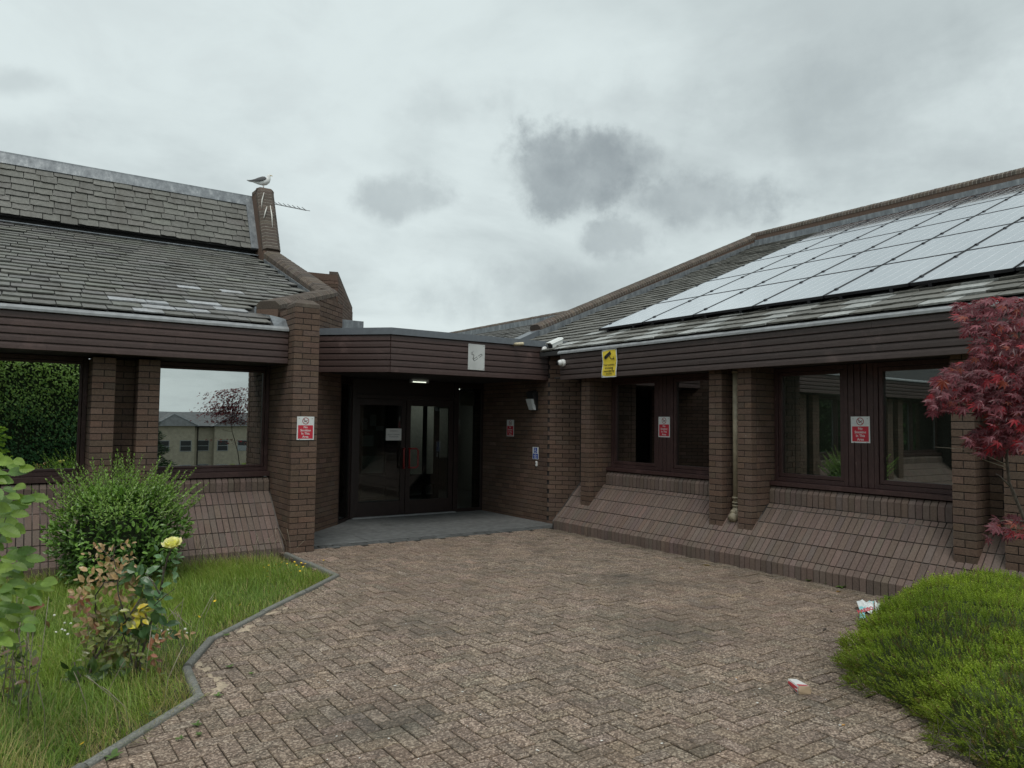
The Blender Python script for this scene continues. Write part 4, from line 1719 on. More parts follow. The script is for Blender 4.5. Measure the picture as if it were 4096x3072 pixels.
ang('frame', 0, .045, 0, .07, 0, 2.42, wood_, SLp)
ang('frame', ln - .05, ln, 0, .07, 0, 2.42, wood_, SLp)
ang('frame', .045, ln - .05, 0, .07, 0, .06, wood_, SLp)
ang('frame', .045, ln - .05, 0, .07, 2.30, 2.42, wood_, SLp)
ang('pane', .045, ln - .05, .03, .036, .06, 2.30, MAT['glass_door'], SLp)
SRp = bpy.data.objects.new('sidelight', None)
link(SRp, porch)
box('frame', 7.052, 7.10, DY, DY + .06, 0, 2.42, wood_, SRp)
box('frame', 7.60, 7.648, DY, DY + .06, 0, 2.42, wood_, SRp)
box('frame', 7.10, 7.60, DY, DY + .06, 0, .07, wood_, SRp)
box('frame', 7.10, 7.60, DY, DY + .06, 2.33, 2.42, wood_, SRp)
box('pane', 7.10, 7.60, DY + .025, DY + .031, .07, 2.33, MAT['glass_door'], SRp, c=.0005)
box('vent_panel', 7.16, 7.47, DY + .045, DY + .055, 2.0, 2.27, MAT['pinboard'], SRp)

# lobby behind the doors
lob = bpy.data.objects.new('lobby', None)
link(lob, porch)
box('floor', 4.4, 9.5, 12.0, 17.5, -.03, .008, MAT['interior_floor'], lob)
box('ceiling', 4.4, 9.5, 12.08, 17.5, 2.45, 2.5, MAT['interior_dark'], lob)
box('back_wall', 4.4, 9.5, 17.5, 17.6, 0, 2.5, MAT['interior_dark'], lob)
box('side_wall', 4.30, 4.4, 11.7, 17.5, 0, 2.5, MAT['interior_wall'], lob)
box('side_wall', 9.5, 9.6, 12.08, 17.5, 0, 2.5, MAT['interior_wall'], lob)
box('ceiling_light', 7.7, 8.6, 14.5, 15.1, 2.42, 2.445, MAT['ceiling_panel'], lob)
# inner pair of doors with a mid rail
IY = 14.2
for (a, b) in ((5.95, 6.12), (6.66, 6.95), (7.53, 7.61), (7.80, 7.92), (8.2, 8.3)):
    box('inner_stile', a, b, IY, IY + .05, 0, 2.1, MAT['black_plastic'], lob)
for (a, b) in ((6.12, 6.66), (6.95, 7.53), (7.61, 7.80)):
    box('inner_rail', a, b, IY, IY + .05, 0.34, .56, MAT['black_plastic'], lob)
    box('inner_rail', a, b, IY, IY + .05, 0.0, .12, MAT['black_plastic'], lob)
box('inner_head', 5.35, 8.3, IY, IY + .05, 2.1, 2.45, MAT['black_plastic'], lob)
box('pale_wall', 7.85, 8.21, 15.5, 15.55, .44, 2.10, MAT['interior_pale'], lob)
box('pale_wall', 8.32, 8.52, 15.5, 15.55, .36, 2.10, MAT['interior_pale'], lob)
box('pale_wall', 8.65, 8.91, 15.5, 15.55, .83, 2.0, MAT['interior_wall'], lob)
box('pinboard', 6.24, 6.80, 14.6, 14.63, .95, 2.04, MAT['pinboard'], lob)
for (a, b, c, d) in ((6.27, 6.40, 1.5, 1.74), (6.46, 6.60, 1.58, 1.82), (6.60, 6.78, 1.48, 1.58), (6.28, 6.55, 1.15, 1.38)):
    box('paper', a, b, 14.594, 14.598, c, d, MAT['paper'], lob)
box('reception_wall', 6.24, 6.80, 14.60, 14.66, .58, .95, MAT['interior_pale'], lob)

# ================================================================== SOLAR PANELS
PW, PL = 1.02, 1.34 * hR
labels_row = ('bottom', 'second', 'third', 'fourth', 'top')
cols = 7
me_frame = None
sol = {}


def solar_meshes():
    w, l, t, b = PW - .022, PL - .022, .035, .014
    V, F = [], []

    def add(x0, x1, y0, y1, z0, z1):
        v, f = cbox_data(x0, x1, y0, y1, z0, z1, (.001,) * 3)
        o = len(V)
        V.extend(v)
        F.extend([[i + o for i in q] for q in f])
    add(0, b, 0, l, -t, 0)
    add(w - b, w, 0, l, -t, 0)
    add(b, w - b, 0, b, -t, 0)
    add(b, w - b, l - b, l, -t, 0)
    sol['frame'] = new_mesh('frame', V, F, MAT['black_metal'])
    V, F = cbox_data(b, w - b, b, l - b, -.012, -.003, (.0005,) * 3)
    sol['cells'] = new_mesh('cells', V, F, MAT['solar_glass'])
    V, F = [], []
    for k in range(1, 6):
        x = w * k / 6
        add(x - .0012, x + .0012, b, l - b, -.0035, -.0022)
    for k in range(1, 5):
        y = l * k / 5
        add(b, w - b, y - .0012, y + .0012, -.0035, -.0022)
    sol['lines'] = new_mesh('cell_lines', V, F, MAT['solar_line'])
    V, F = cbox_data(-.022, .012, -.025, .025, -.01, .012, (.003,) * 3)
    sol['clamp'] = new_mesh('clamp', V, F, MAT['black_metal'])
    V, F = cbox_data(-.02, .02, 0, l, -.085, -.036, (.002,) * 3)
    sol['rail'] = new_mesh('rail', V, F, MAT['black_metal'])


solar_meshes()
ordn = ('first', 'second', 'third', 'fourth', 'fifth', 'sixth', 'seventh')
for c in range(cols):
    for r in range(5):
        y = 9.20 - c * PW
        x = 8.14 + r * 1.34
        O = np.array([x, y, zr(x)]) + nr * .115
        M = frame_M(O, (0, -1, 0), tuple(sr), tuple(nr))
        p = thing('solar_panel', 'pale glossy solar panel, %s row up, %s column from the gable end' % (labels_row[r], ordn[c]), 'solar panel', M=M, group='solar panels on the right roof')
        for nm, key in (('frame', 'frame'), ('cells', 'cells'), ('cell_lines', 'lines')):
            link(bpy.data.objects.new(nm, sol[key]), p, local=True)
        for yy in (PL * .2, PL * .8):
            o = bpy.data.objects.new('clamp', sol['clamp'])
            o.location = (0, yy, 0)
            link(o, p, local=True)
        for xx in (.2, .8):
            o = bpy.data.objects.new('rail', sol['rail'])
            o.location = (xx, 0, 0)
            link(o, p, local=True)

# ================================================================== SIGNS


def wall_frame(c, n):
    n = Vector(n).normalized()
    v = Vector((0, 0, 1))
    u = v.cross(n)
    return frame_M(c, u, v, n)


def T3(x, y, z=0):
    return Matrix.Translation((x, y, z))


def plate(name, x0, x1, y0, y1, z, mat, p, t=.0015):
    V, F = cbox_data(x0, x1, y0, y1, z - t, z, (.0004,) * 3)
    return mk(name, V, F, mat, p, local=True)


def flat(name, polys, z, mat, p):
    """flat print: list of outlines, each extruded by a hair"""
    V, F = [], []
    for pts in polys:
        n = len(pts)
        o = len(V)
        V += [(x, y, z) for x, y in pts] + [(x, y, z - .0006) for x, y in pts]
        F += [list(range(o, o + n))] + [[o + i, o + (i + 1) % n, o + n + (i + 1) % n, o + n + i][::-1] for i in range(n)]
    return fix_mk(name, V, F, mat, p, local=True)


def ring(r0, r1, cx, cy, n=32):
    return [[(cx + r * math.cos(2 * math.pi * k / n), cy + r * math.sin(2 * math.pi * k / n)) for (r, k) in ((r0, i), (r1, i), (r1, i + 1), (r0, i + 1))] for i in range(n)]


def bar(x0, y0, x1, y1, w):
    dx, dy = x1 - x0, y1 - y0
    l = math.hypot(dx, dy)
    a, b = -dy / l * w / 2, dx / l * w / 2
    return [(x0 + a, y0 + b), (x0 - a, y0 - b), (x1 - a, y1 - b), (x1 + a, y1 + b)]


def squiggle(pts, w):
    return [bar(*pts[i], *pts[i + 1], w) for i in range(len(pts) - 1)]


def no_smoking(c, n, label, tilt=0.0):
    M = wall_frame(c, n) @ Matrix.Rotation(tilt, 4, 'Z')
    s = thing('no_smoking_sign', label, 'sign', M=M, group='no smoking signs')
    plate('plate', -.1125, .1125, -.15, .15, .004, MAT['sign_white'], s, .004)
    plate('red_panel', -.098, .098, -.134, .038, .0052, MAT['sign_red'], s)
    flat('prohibition_ring', ring(.036, .044, 0, .094) + [bar(-.027, .121, .027, .067, .007)], .0054, MAT['sign_red_deep'], s)
    flat('cigarette', [bar(-.016, .079, .002, .09, .008), bar(.006, .0925, .026, .104, .008)] + squiggle([(-.016, .082), (-.014, .092), (-.022, .096), (-.018, .104), (-.025, .108)], .004), .0048, MAT['ink'], s)
    for i, t in enumerate(('No', 'Smoking', 'In This', 'Area')):
        text(t, .040, T3(0, .013 - i * .041, .0054), MAT['sign_white'], s, fat=.0007)
    for (x, y) in ((-.085, .125), (.085, .125), (-.075, -.144), (.075, -.144)):
        plate('screw', x - .004, x + .004, y - .004, y + .004, .0065, MAT['screw'], s, .003)
    return s


no_smoking((3.245, 9.346, 1.584), (0, -1, 0), 'red and white no smoking sign on the front of the left brick pier')
no_smoking((7.646, 11.075, 1.588), (-1, 0, 0), 'red and white no smoking sign on the shaded brick wall beside the doors')
no_smoking((8.048, 7.673, 1.650), (-1, 0, 0), 'red and white no smoking sign on boards left of the downpipe')
no_smoking((8.048, 4.655, 1.655), (-1, 0, 0), 'red and white no smoking sign on boards right of the downpipe', .01)

# yellow camera notice, slightly buckled sheet
M = wall_frame((7.418, 8.17, 2.588), (-1, 0, 0))
s = thing('camera_notice', 'buckled yellow camera warning notice on the right fascia', 'sign', M=M)
nx, ny = 6, 16


def buck(x, y):
    return .004 + .006 * math.sin((y + .21) / .42 * math.pi * 3.1) * (0.4 + (-x + .16)) + .004


V, F = [], []
for j in range(ny + 1):
    for i in range(nx + 1):
        x, y = -.16 + .32 * i / nx, -.21 + .42 * j / ny
        V.append((x + .008 * math.sin(y * 15 + 1), y, buck(x, y)))
for j in range(ny):
    for i in range(nx):
        a = j * (nx + 1) + i
        F.append([a, a + 1, a + nx + 2, a + nx + 1])
k_ = len(V)
V += [(v[0], v[1], v[2] - .002) for v in V]
F += [[q + k_ for q in f[::-1]] for f in F]
mk('border', V, F, MAT['sign_white'], s, local=True)
V2 = [(v[0] * .90, v[1] * .93, v[2] + .0012) for v in V[:k_]]
mk('sheet', V2, F[:nx * ny], MAT['sign_yellow'], s, local=True)
flat('camera_symbol', [bar(-.085, .085, .035, .155, .055), bar(-.098, .075, -.075, .092, .04), bar(.01, .105, .045, .055, .010), bar(.04, .058, .105, .060, .010), bar(.10, .09, .112, .035, .009)], .0175, MAT['ink'], s)
for i, t in enumerate(('Your actions', 'are being', 'recorded by', 'CCTV')):
    text(t, .047, T3(.0, -.025 - i * .046, .0165), MAT['ink'], s, fat=.0006)
for (x, y) in ((-.142, .193), (.142, .193), (-.145, -.01), (.145, -.01), (-.142, -.193), (.142, -.193)):
    plate('screw', x - .005, x + .005, y - .005, y + .005, .019, MAT['ink'], s, .003)

# steel cigarette-disposal plate on the canopy
M = wall_frame((6.205, 9.966, 2.722), (0, -1, 0)) @ Matrix.Rotation(-.012, 4, 'Z')
s = thing('cigarette_plate', 'pale metal plate with outlined cigarette symbol on the canopy fascia', 'sign', M=M)
plate('plate', -.155, .155, -.205, .205, .003, MAT['sign_steel'], s, .003)
flat('symbol', squiggle([(-.055, -.038), (.012, .006)], .006) + squiggle([(-.04, -.065), (.028, -.018)], .006) + [bar(-.055, -.038, -.04, -.065, .006)]
     + squiggle([(.03, .018), (.09, .058), (.106, .038), (.05, -.003)], .006)
     + squiggle([(-.05, -.03), (-.055, .0), (-.066, .02), (-.06, .036), (-.085, .032), (-.10, .048), (-.096, .062), (-.085, .076)], .005)
     + squiggle([(-.062, -.025), (-.045, .005), (-.05, .03), (-.07, .042), (-.082, .056), (-.07, .078), (-.066, .094)], .005)
     + squiggle([(-.062, -.012), (-.07, -.03), (-.04, -.065)], .006), .0042, MAT['ink'], s)
for (x, y) in ((-.135, .183), (.135, .183), (-.135, -.183), (.135, -.183)):
    plate('screw', x - .005, x + .005, y - .005, y + .005, .006, MAT['screw'], s, .003)

# blue assistance notice and bell push
M = wall_frame((7.646, 10.30, 1.165), (-1, 0, 0))
s = thing('assistance_sign', 'small blue and white wheelchair assistance sign on the porch wall', 'sign', M=M)
plate('plate', -.085, .085, -.105, .105, .003, MAT['sign_white'], s, .003)
plate('symbol_panel', -.048, .048, .003, .095, .0042, MAT['sign_blue'], s)
plate('text_panel', -.073, .073, -.097, -.008, .0042, MAT['sign_blue'], s)
arc = [(-.006 + .024 * math.cos(math.radians(a)), .033 + .024 * math.sin(math.radians(a))) for a in range(110, 380, 18)]
flat('wheelchair_symbol', squiggle(arc, .006) + [bar(-.010, .078, -.008, .042, .010), bar(-.010, .046, .018, .044, .007), bar(.016, .046, .026, .018, .007), bar(-.010, .062, .012, .058, .006), bar(.024, .02, .034, .024, .005)]
     + [[(-.010 + .008 * math.cos(t * .5236), .085 + .008 * math.sin(t * .5236)) for t in range(12)]], .0048, MAT['sign_white'], s)
for i, t in enumerate(('For', 'assistance', 'please', 'ring bell')):
    text(t, .0235, T3(0, -.020 - i * .0215, .0046), MAT['sign_white'], s, fat=.0005)
M = wall_frame((7.65, 10.265, .985), (-1, 0, 0))
s = thing('bell_push', 'small white bell push below the blue assistance sign', 'bell push', M=M)
V, F = cbox_data(-.027, .027, -.045, .045, 0, .022, (.012, .012, .008))
mk('body', V, F, MAT['white_plastic'], s, local=True)
V, F = cbox_data(-.012, .012, -.002, .022, .021, .026, (.003, .003, .002))
mk('button', V, F, MAT['gutter_grey'], s, local=True)

# paper notice on the doors
M = wall_frame((5.765, DY - .003, 1.452), (0, -1, 0))
s = thing('paper_notice', 'white paper security notice taped inside the left entrance door', 'notice', M=M)
plate('sheet', -.15, .15, -.105, .105, .002, MAT['paper'], s, .002)
for t, y in (('ATTENTION', .06), ('SECURITY SCREENING', -.003), ('IN OPERATION', -.042)):
    text(t, .026 if t != 'SECURITY SCREENING' else .0235, T3(0, y, .0026), MAT['ink_blue'], s)

# ================================================================== LAMPS, CAMERAS, PIPES


def wall_lamp(c, n, label):
    s = thing('wall_lamp', label, 'lamp', M=wall_frame(c, n), group='black wall lamps')
    V = [(-.09, -.17, 0), (.09, -.17, 0), (.09, .14, 0), (-.09, .14, 0), (-.085, -.05, .07), (.085, -.05, .07), (.10, .15, .13), (-.10, .15, .13), (-.07, .18, .03), (.07, .18, .03)]
    F = [[0, 1, 5, 4], [1, 2, 6, 5], [3, 0, 4, 7], [4, 5, 6, 7], [2, 3, 8, 9], [6, 2, 9], [7, 8, 3], [6, 9, 8, 7], [0, 3, 2, 1]]
    fix_mk('housing', V, F, MAT['black_plastic'], s, local=True)
    V = [(-.085, .03, .07), (.085, .03, .07), (.078, .03, .145), (-.078, .03, .145), (-.07, -.16, .03), (.07, -.16, .03), (.062, -.155, .085), (-.062, -.155, .085)]
    F = [[0, 1, 2, 3], [4, 5, 6, 7], [0, 1, 5, 4], [1, 2, 6, 5], [2, 3, 7, 6], [3, 0, 4, 7]]
    fix_mk('diffuser', V, F, MAT['diffuser'], s, local=True)


wall_lamp((7.65, 10.34, 2.07), (-1, 0, 0), 'black wall lamp with white diffuser on the right porch wall')
wall_lamp(tuple(np.array([3.402, 10.31, 2.03]) + wd45 * .20), (R2, -R2, 0), 'black wall lamp half hidden behind the left brick pier')

s = thing('emergency_light', 'lit emergency light strip under the porch ceiling above the doors', 'light', (6.10, 11.7, 2.36))
box('casing', 5.93, 6.27, 11.66, 11.74, 2.37, 2.43, MAT['diffuser'], s)
for i in range(11):
    box('diode', 5.955 + i * .024, 5.969 + i * .024, 11.650, 11.659, 2.376, 2.389, MAT['led'], s, c=.001)

# box camera in a white housing on the porch corner
ax = np.array(-.62 * _r - .70 * np.array([_f[0], _f[1], 0])) + np.array([0, 0, -.34])
ax /= np.linalg.norm(ax)
sx = np.cross(ax, (0, 0, 1.0))
sx /= np.linalg.norm(sx)
uz = np.cross(sx, ax)
M = frame_M((7.66, 9.80, 3.03), sx, ax, uz)
s = thing('surveillance_camera', 'white boxed surveillance camera pointing down from the porch corner', 'camera', M=M)
V, F = cbox_data(-.055, .055, -.16, .14, -.05, .045, (.012, .006, .012))
mk('housing', V, F, MAT['white_paint'], s, local=True)
V = [(-.068, -.17, .03), (-.045, -.17, .062), (.045, -.17, .062), (.068, -.17, .03), (-.068, .175, .03), (-.045, .175, .062), (.045, .175, .062), (.068, .175, .03),
     (-.062, -.17, .028), (-.043, -.17, .055), (.043, -.17, .055), (.062, -.17, .028), (-.062, .175, .028), (-.043, .175, .055), (.043, .175, .055), (.062, .175, .028)]
F = [[0, 1, 5, 4], [1, 2, 6, 5], [2, 3, 7, 6], [8, 9, 13, 12], [9, 10, 14, 13], [10, 11, 15, 14], [4, 5, 13, 12], [5, 6, 14, 13], [6, 7, 15, 14], [0, 1, 9, 8], [1, 2, 10, 9], [2, 3, 11, 10], [0, 4, 12, 8], [3, 7, 15, 11]]
fix_mk('hood', V, F, MAT['white_paint'], s, local=True)
V, F = cbox_data(-.045, .045, .139, .145, -.04, .03, (.004, .001, .004))
mk('window', V, F, MAT['black_plastic'], s, local=True)
cam_o = np.array([7.66, 9.80, 3.03])
tube('bracket', [cam_o - uz * .05 - ax * .03, cam_o - uz * .11 - ax * .02, cam_o - uz * .13 + np.array([-.05, .06, -.01]), np.array([7.55, 9.945, 2.93])], [.03, .03, .03, .026], MAT['white_plastic'], s, 10)
tube('mounting_plate', [(7.55, 9.967, 2.93), (7.55, 9.935, 2.93)], .055, MAT['white_plastic'], s, 16)

# turret camera on the right fascia
tc_ = np.array([7.36, 9.27, 2.655])
s = thing('turret_camera', 'small round white turret camera at the end of the right fascia', 'camera', tuple(tc_))
tube('base', [(7.426, 9.27, 2.655), (7.385, 9.27, 2.655)], [.062, .055], MAT['white_plastic'], s, 20)
V, F = lathe_data([(.006, -.05), (.03, -.042), (.045, -.022), (.05, 0), (.045, .022), (.03, .042), (.006, .05)], 16)
dv = Vector((-.75, .35, -.15)).normalized().to_track_quat('Z', 'Y').to_matrix()
mk('ball', [tuple(np.array(dv @ Vector(tuple(v))) + tc_) for v in V], F, MAT['white_plastic'], s, smooth=True)
d_ = np.array(dv @ Vector((0, 0, 1)))
tube('lens', [tc_ + d_ * .03, tc_ + d_ * .056], [.034, .028], MAT['black_plastic'], s, 14)

# overflow pipe stub
s = tube('overflow_pipe', [(6.93, 9.99, 2.978), (6.95, 9.74, 2.972)], .026, MAT['cream_plastic'], None, 14)
tag(s, 'short cream overflow pipe poking out of the canopy fascia', 'pipe')

# downpipe between the paired piers
s = thing('downpipe', 'brown metal downpipe running down between two brick piers', 'pipe', (7.74, 6.128, .5))
tube('pipe', [(7.735, 6.128, .70), (7.735, 6.128, 2.42)], .046, MAT['pipe_brown'], s, 18)
for z in (.66, .70, .76, 2.36):
    tube('collar', [(7.735, 6.128, z), (7.735, 6.128, z + .022)], .056, MAT['pipe_brown'], s, 18)
tube('shoe', [(7.735, 6.128, .66), (7.735, 6.128, .60), (7.70, 6.128, .545), (7.63, 6.128, .50)], [.046, .056, .064, .055], MAT['pipe_brown'], s, 16)
tube('access_cap', [(7.675, 6.128, .585), (7.655, 6.128, .578)], [.046, .04], MAT['pipe_brown'], s, 14)

# ================================================================== AERIAL
s = thing('television_aerial', 'thin television aerial sticking out behind the brick gable top', 'aerial', (5.0, 17.5, 4))
d0 = CAMPOS + ray(1090, 814) / 1.0 * 16.5
d1 = CAMPOS + ray(1224, 841) * 15.6
tube('boom', [d0, d1], .012, MAT['gutter_grey'], s, 6)
dirb = (d1 - d0) / np.linalg.norm(d1 - d0)
el = np.cross(dirb, (0, 0, 1.))
el /= np.linalg.norm(el)
for i in range(8):
    p = d0 + (d1 - d0) * (.03 + i * .138)
    tube('element', [p - el * .10 + np.array([0, 0, .01]), p, p + el * .10 + np.array([0, 0, .045])], .007, MAT['gutter_grey'], s, 5)
tube('mast', [d0 + np.array([0, 0, .15]), d0 + np.array([0, 0, -2.6])], .018, MAT['gutter_grey'], s, 6)

# ================================================================== FAR BRICK BLOCK AND REAR ROOF
s = thing('rear_gable', 'brick gable block rising behind the left parapet', 'building', (6.9, 17.6, 0))
c0 = CAMPOS + ray(1352, 1100) * 17.0
bz = c0[2]
w1 = np.array([-1.9, .55, 0])
w2 = np.array([1.15, 1.9, 0])
zt2 = (CAMPOS + ray(1443, 1222) * 18.4)[2]
V = [c0, c0 + w1, c0 + w1 + w2, c0 + w2 * .95]
pts = [(p[0], p[1], 0) for p in (c0, c0 + w1, c0 + w1 + w2, c0 + w2)]
top = [bz, bz + .06, bz - .8, zt2]
V = pts + [(p[0], p[1], z) for p, z in zip(pts, top)]
rg_ = fix_mk('wall', V, [[0, 1, 2, 3], [4, 5, 6, 7], [0, 1, 5, 4], [1, 2, 6, 5], [2, 3, 7, 6], [3, 0, 4, 7]], MAT['brick'], s)
BG = Pieces('brick', 'brickwork')
u_ = w2[:2] / np.linalg.norm(w2[:2])
lw2 = float(np.linalg.norm(w2))
wall(BG, (c0[0] + u_[1] * .012, c0[1] - u_[0] * .012, bz - 1.8), tuple(u_), (u_[1], -u_[0]), lw2, 24, rg_,
     clip=lambda a, b, z: (a, b) if z < bz - .06 - (bz - zt2) * (a + b) / 2 / lw2 else None)
u2_ = -w1[:2] / np.linalg.norm(w1[:2])
wall(BG, (c0[0] + w1[0] + u2_[1] * .012, c0[1] + w1[1] - u2_[0] * .012, bz - 1.8), tuple(u2_), (u2_[1], -u2_[0]), float(np.linalg.norm(w1)), 23, rg_)
BG.build(s, 300)
a_, b_ = np.array(V[4]), np.array(V[7])
fix_mk('verge_capping', [a_ + (0, 0, .0), b_, b_ + (0, 0, .07), a_ + (0, 0, .07), a_ + w1 * .1, b_ + w1 * .1, b_ + w1 * .1 + (0, 0, .07), a_ + w1 * .1 + (0, 0, .07)],
       [[0, 1, 2, 3], [4, 5, 6, 7], [0, 1, 5, 4], [1, 2, 6, 5], [2, 3, 7, 6], [3, 0, 4, 7]], MAT['brick_coping'], s)
box('lead_upstand', 4.44, 5.28, 12.3, 12.4, 2.98, 3.46, MAT['lead'], left)

s = thing('rear_roof', 'far slate roof with brick ridge glimpsed above the porch canopy', 'roof', (11.5, 16.5, 3))
XQ = 11.6
zq = 4.52
V = [(8.2, 13.2, zq - 1.5), (XQ, 13.2, zq - .22), (XQ, 20.5, zq - .22), (8.2, 20.5, zq - 1.5)]
dk = fix_mk('deck', V + [(v[0], v[1], v[2] - .1) for v in V], [[0, 1, 2, 3], [4, 5, 6, 7], [0, 1, 5, 4], [1, 2, 6, 5], [2, 3, 7, 6], [3, 0, 4, 7]], MAT['roof_deck'], s)
SQ = Pieces('slate', 'slates')
kq = 1.28 / 3.4
sq = np.array([1, 0, kq]) / math.hypot(1, kq)
nq = np.array([-kq, 0, 1]) / math.hypot(1, kq)
slate_field(SQ, dk, np.array([8.2, 0, zq - 1.5]), np.array([0, 1., 0]), sq, nq, 3.5, (13.2, 20.5), .24, .26, .42, lambda a, d, w: 13.3 < a < 20.4, lambda a, d, r: (1.0 + jit(.08),) * 3)
SQ.build(s, 120)
box('flashing', XQ - .05, XQ + .02, 13.2, 20.5, zq - .26, zq - .08, MAT['lead'], s)
cq = bpy.data.objects.new('coping', None)
link(cq, s)
BQ = Pieces('brick', 'coping_bricks')
coping(BQ, cq, (XQ + .12, 13.2, zq), (XQ + .12, 20.5, zq), .32)
BQ.build(cq, 60)
box('ridge_wall', XQ - .02, XQ + .26, 13.2, 20.5, zq - .5, zq - .11, MAT['brick'], s)

# ================================================================== PLANTS


def inst(name, tm, Ms, cols, mat, parent=None, smooth=False):
    Ms = np.asarray(Ms, float)
    v = np.einsum('nij,vj->nvi', Ms[:, :3, :3], tm.V) + Ms[:, None, :3, 3]
    nv = len(tm.V)
    bs = np.arange(len(Ms))[:, None] * nv
    FF = {}
    for f in tm.F:
        FF.setdefault(len(f), []).append(bs + np.array(f)[None, :])
    me = big_mesh(name, v.reshape(-1, 3), [np.concatenate(a) for a in FF.values()], mat, np.repeat(np.asarray(cols, np.float32), nv, axis=0), smooth)
    return link(bpy.data.objects.new(name, me), parent)


def frames(P, D, U, L, Wd, T=1.0):
    """matrices with x along D (length L), y sideways (width Wd), z near U"""
    D = D / (np.linalg.norm(D, axis=1)[:, None] + 1e-9)
    S = np.cross(U, D)
    S /= np.linalg.norm(S, axis=1)[:, None] + 1e-9
    Z = np.cross(D, S)
    n = len(P)
    M = np.zeros((n, 4, 4))
    M[:, :3, 0] = D * np.reshape(L, (-1, 1))
    M[:, :3, 1] = S * np.reshape(Wd, (-1, 1))
    M[:, :3, 2] = Z * np.reshape(T * np.asarray(L), (-1, 1))
    M[:, :3, 3] = P
    M[:, 3, 3] = 1
    return M


OV = [(0, 0, 0), (.28, .42, .05), (.28, 0, -.04), (.28, -.42, .05), (.64, .38, .03), (.64, 0, -.03), (.64, -.38, .03), (1, 0, -.10)]
OF = [[0, 2, 1], [0, 3, 2], [1, 2, 5, 4], [2, 3, 6, 5], [4, 5, 7], [5, 6, 7]]
T_OVATE = Tmpl('leaf', OV, OF, MAT['leaf_glossy'])
# toothed broad leaf
pts = []
for k in range(15):
    t = k / 14
    w = .46 * math.sin(math.pi * min(1, t * .93 + .07)) ** .75 * (1 - .25 * t)
    pts.append((t, w * (1.0 if k % 2 else .86) if 0 < k < 14 else 0.0))
BV = [(x, 0, -.10 * x * x - .02) for x, _ in pts] + [(x + .03, w, .05 - .16 * x * x) for x, w in pts[1:-1]] + [(x + .03, -w, .05 - .16 * x * x) for x, w in pts[1:-1]]
BF = []
for s_ in (0, 1):
    o = 15 + 13 * s_
    for k in range(14):
        a, b = k, k + 1
        la = None if k == 0 else o + k - 1
        lb = None if k == 13 else o + k
        f = [a, b] + ([lb] if lb is not None else []) + ([la] if la is not None else [])
        BF.append(f if s_ == 0 else f[::-1])
T_BROAD = Tmpl('leaf', BV, BF, MAT['leaf'])
# palmate maple leaf
ang = [-118, -78, -40, 0, 40, 78, 118]
ln_ = [.42, .72, .92, 1.0, .92, .72, .42]
MV = [(0, 0, 0)]
for i, (a, l) in enumerate(zip(ang, ln_)):
    ar = math.radians(a)
    for (da, q) in ((-15, .50), (0, 1.0), (15, .50)):
        aa = math.radians(a + da)
        rr = l * q
        MV.append((rr * math.cos(aa), rr * math.sin(aa), -.22 * rr * rr + (.03 if q < 1 else 0)))
    if i < 6:
        am = math.radians((a + ang[i + 1]) / 2)
        MV.append((.30 * math.cos(am), .30 * math.sin(am), .0))
MF = []
idx = 1
for i in range(7):
    MF.append([0, idx, idx + 1, idx + 2])
    if i < 6:
        MF.append([0, idx + 2, idx + 3])
        MF.append([0, idx + 3, idx + 4])
        idx += 4
T_MAPLE = Tmpl('leaf', MV, MF, MAT['maple_leaf'])
# grass blade
GV = []
for i, (t, w) in enumerate(((0, 1.0), (.35, .9), (.7, .6))):
    GV += [(t, .5 * w, -.25 * t * t), (t, -.5 * w, -.25 * t * t)]
GV.append((1.0, 0, -.42))
T_BLADE = Tmpl('blade', GV, [[0, 1, 3, 2], [2, 3, 5, 4], [4, 5, 6]], MAT['grass'])


def unit_rand(n):
    v = rng.normal(size=(n, 3))
    return v / np.linalg.norm(v, axis=1)[:, None]


def at(px, py, D):
    return CAMPOS + ray(px, py) * D


def pieces_from(name, rest, owner, tms, Ms, cols, limit=300, parts=None):
    P = Pieces(name, rest)
    for i in range(len(Ms)):
        tm = tms if isinstance(tms, Tmpl) else tms[i]
        P.add(tm, Ms[i], tuple(cols[i]), parts)
    return P.build(owner, limit)


# ------------------------------------------------------------------ grass
def kdist(x, y):
    return np.array([seg_side(KERB, a, b) for a, b in zip(x, y)])


NB = 190000
xx = rng.uniform(-3.0, 3.05, NB)
yy = rng.uniform(2.2, 9.47, NB)
kd = kdist(xx, yy)
q_ = np.stack([xx, yy, np.zeros(NB)], 1) - CAMPOS
dz_ = q_ @ _f
pxl = W / 2 + FPX * (q_ @ _r) / np.maximum(dz_, .1)
keep = (kd > .012) & (pxl > -160) & (dz_ > 1)
xx, yy, kd = xx[keep], yy[keep], kd[keep]
n = len(xx)
patch = np.sin(xx * 3.1 + 1.3) * np.sin(yy * 2.3 + .4) * .5 + .5
patch2 = np.sin(xx * 7.3 + 2.0 + np.sin(yy * 3)) * np.sin(yy * 6.1) * .5 + .5
near = np.clip((6.6 - yy) / 2.5, 0, 1) * np.clip((1.2 - xx) / 1.5, 0, 1)
hgt = (.07 + .07 * patch + .21 * near * (.4 + patch2)) * np.exp(rng.normal(0, .25, n)) * np.clip(.45 + kd * 2.2, .45, 1)
hgt = np.where(yy > 9.1, hgt * 1.35, hgt)
az = rng.uniform(0, 2 * np.pi, n) * .8 + patch * 2.2
lean = np.abs(rng.normal(.45, .28, n)) + .25 * near * rng.uniform(size=n)
D_ = np.stack([np.cos(az) * np.sin(lean), np.sin(az) * np.sin(lean), np.cos(lean)], 1)
U_ = np.stack([-np.cos(az) * np.cos(lean), -np.sin(az) * np.cos(lean), np.sin(lean)], 1)
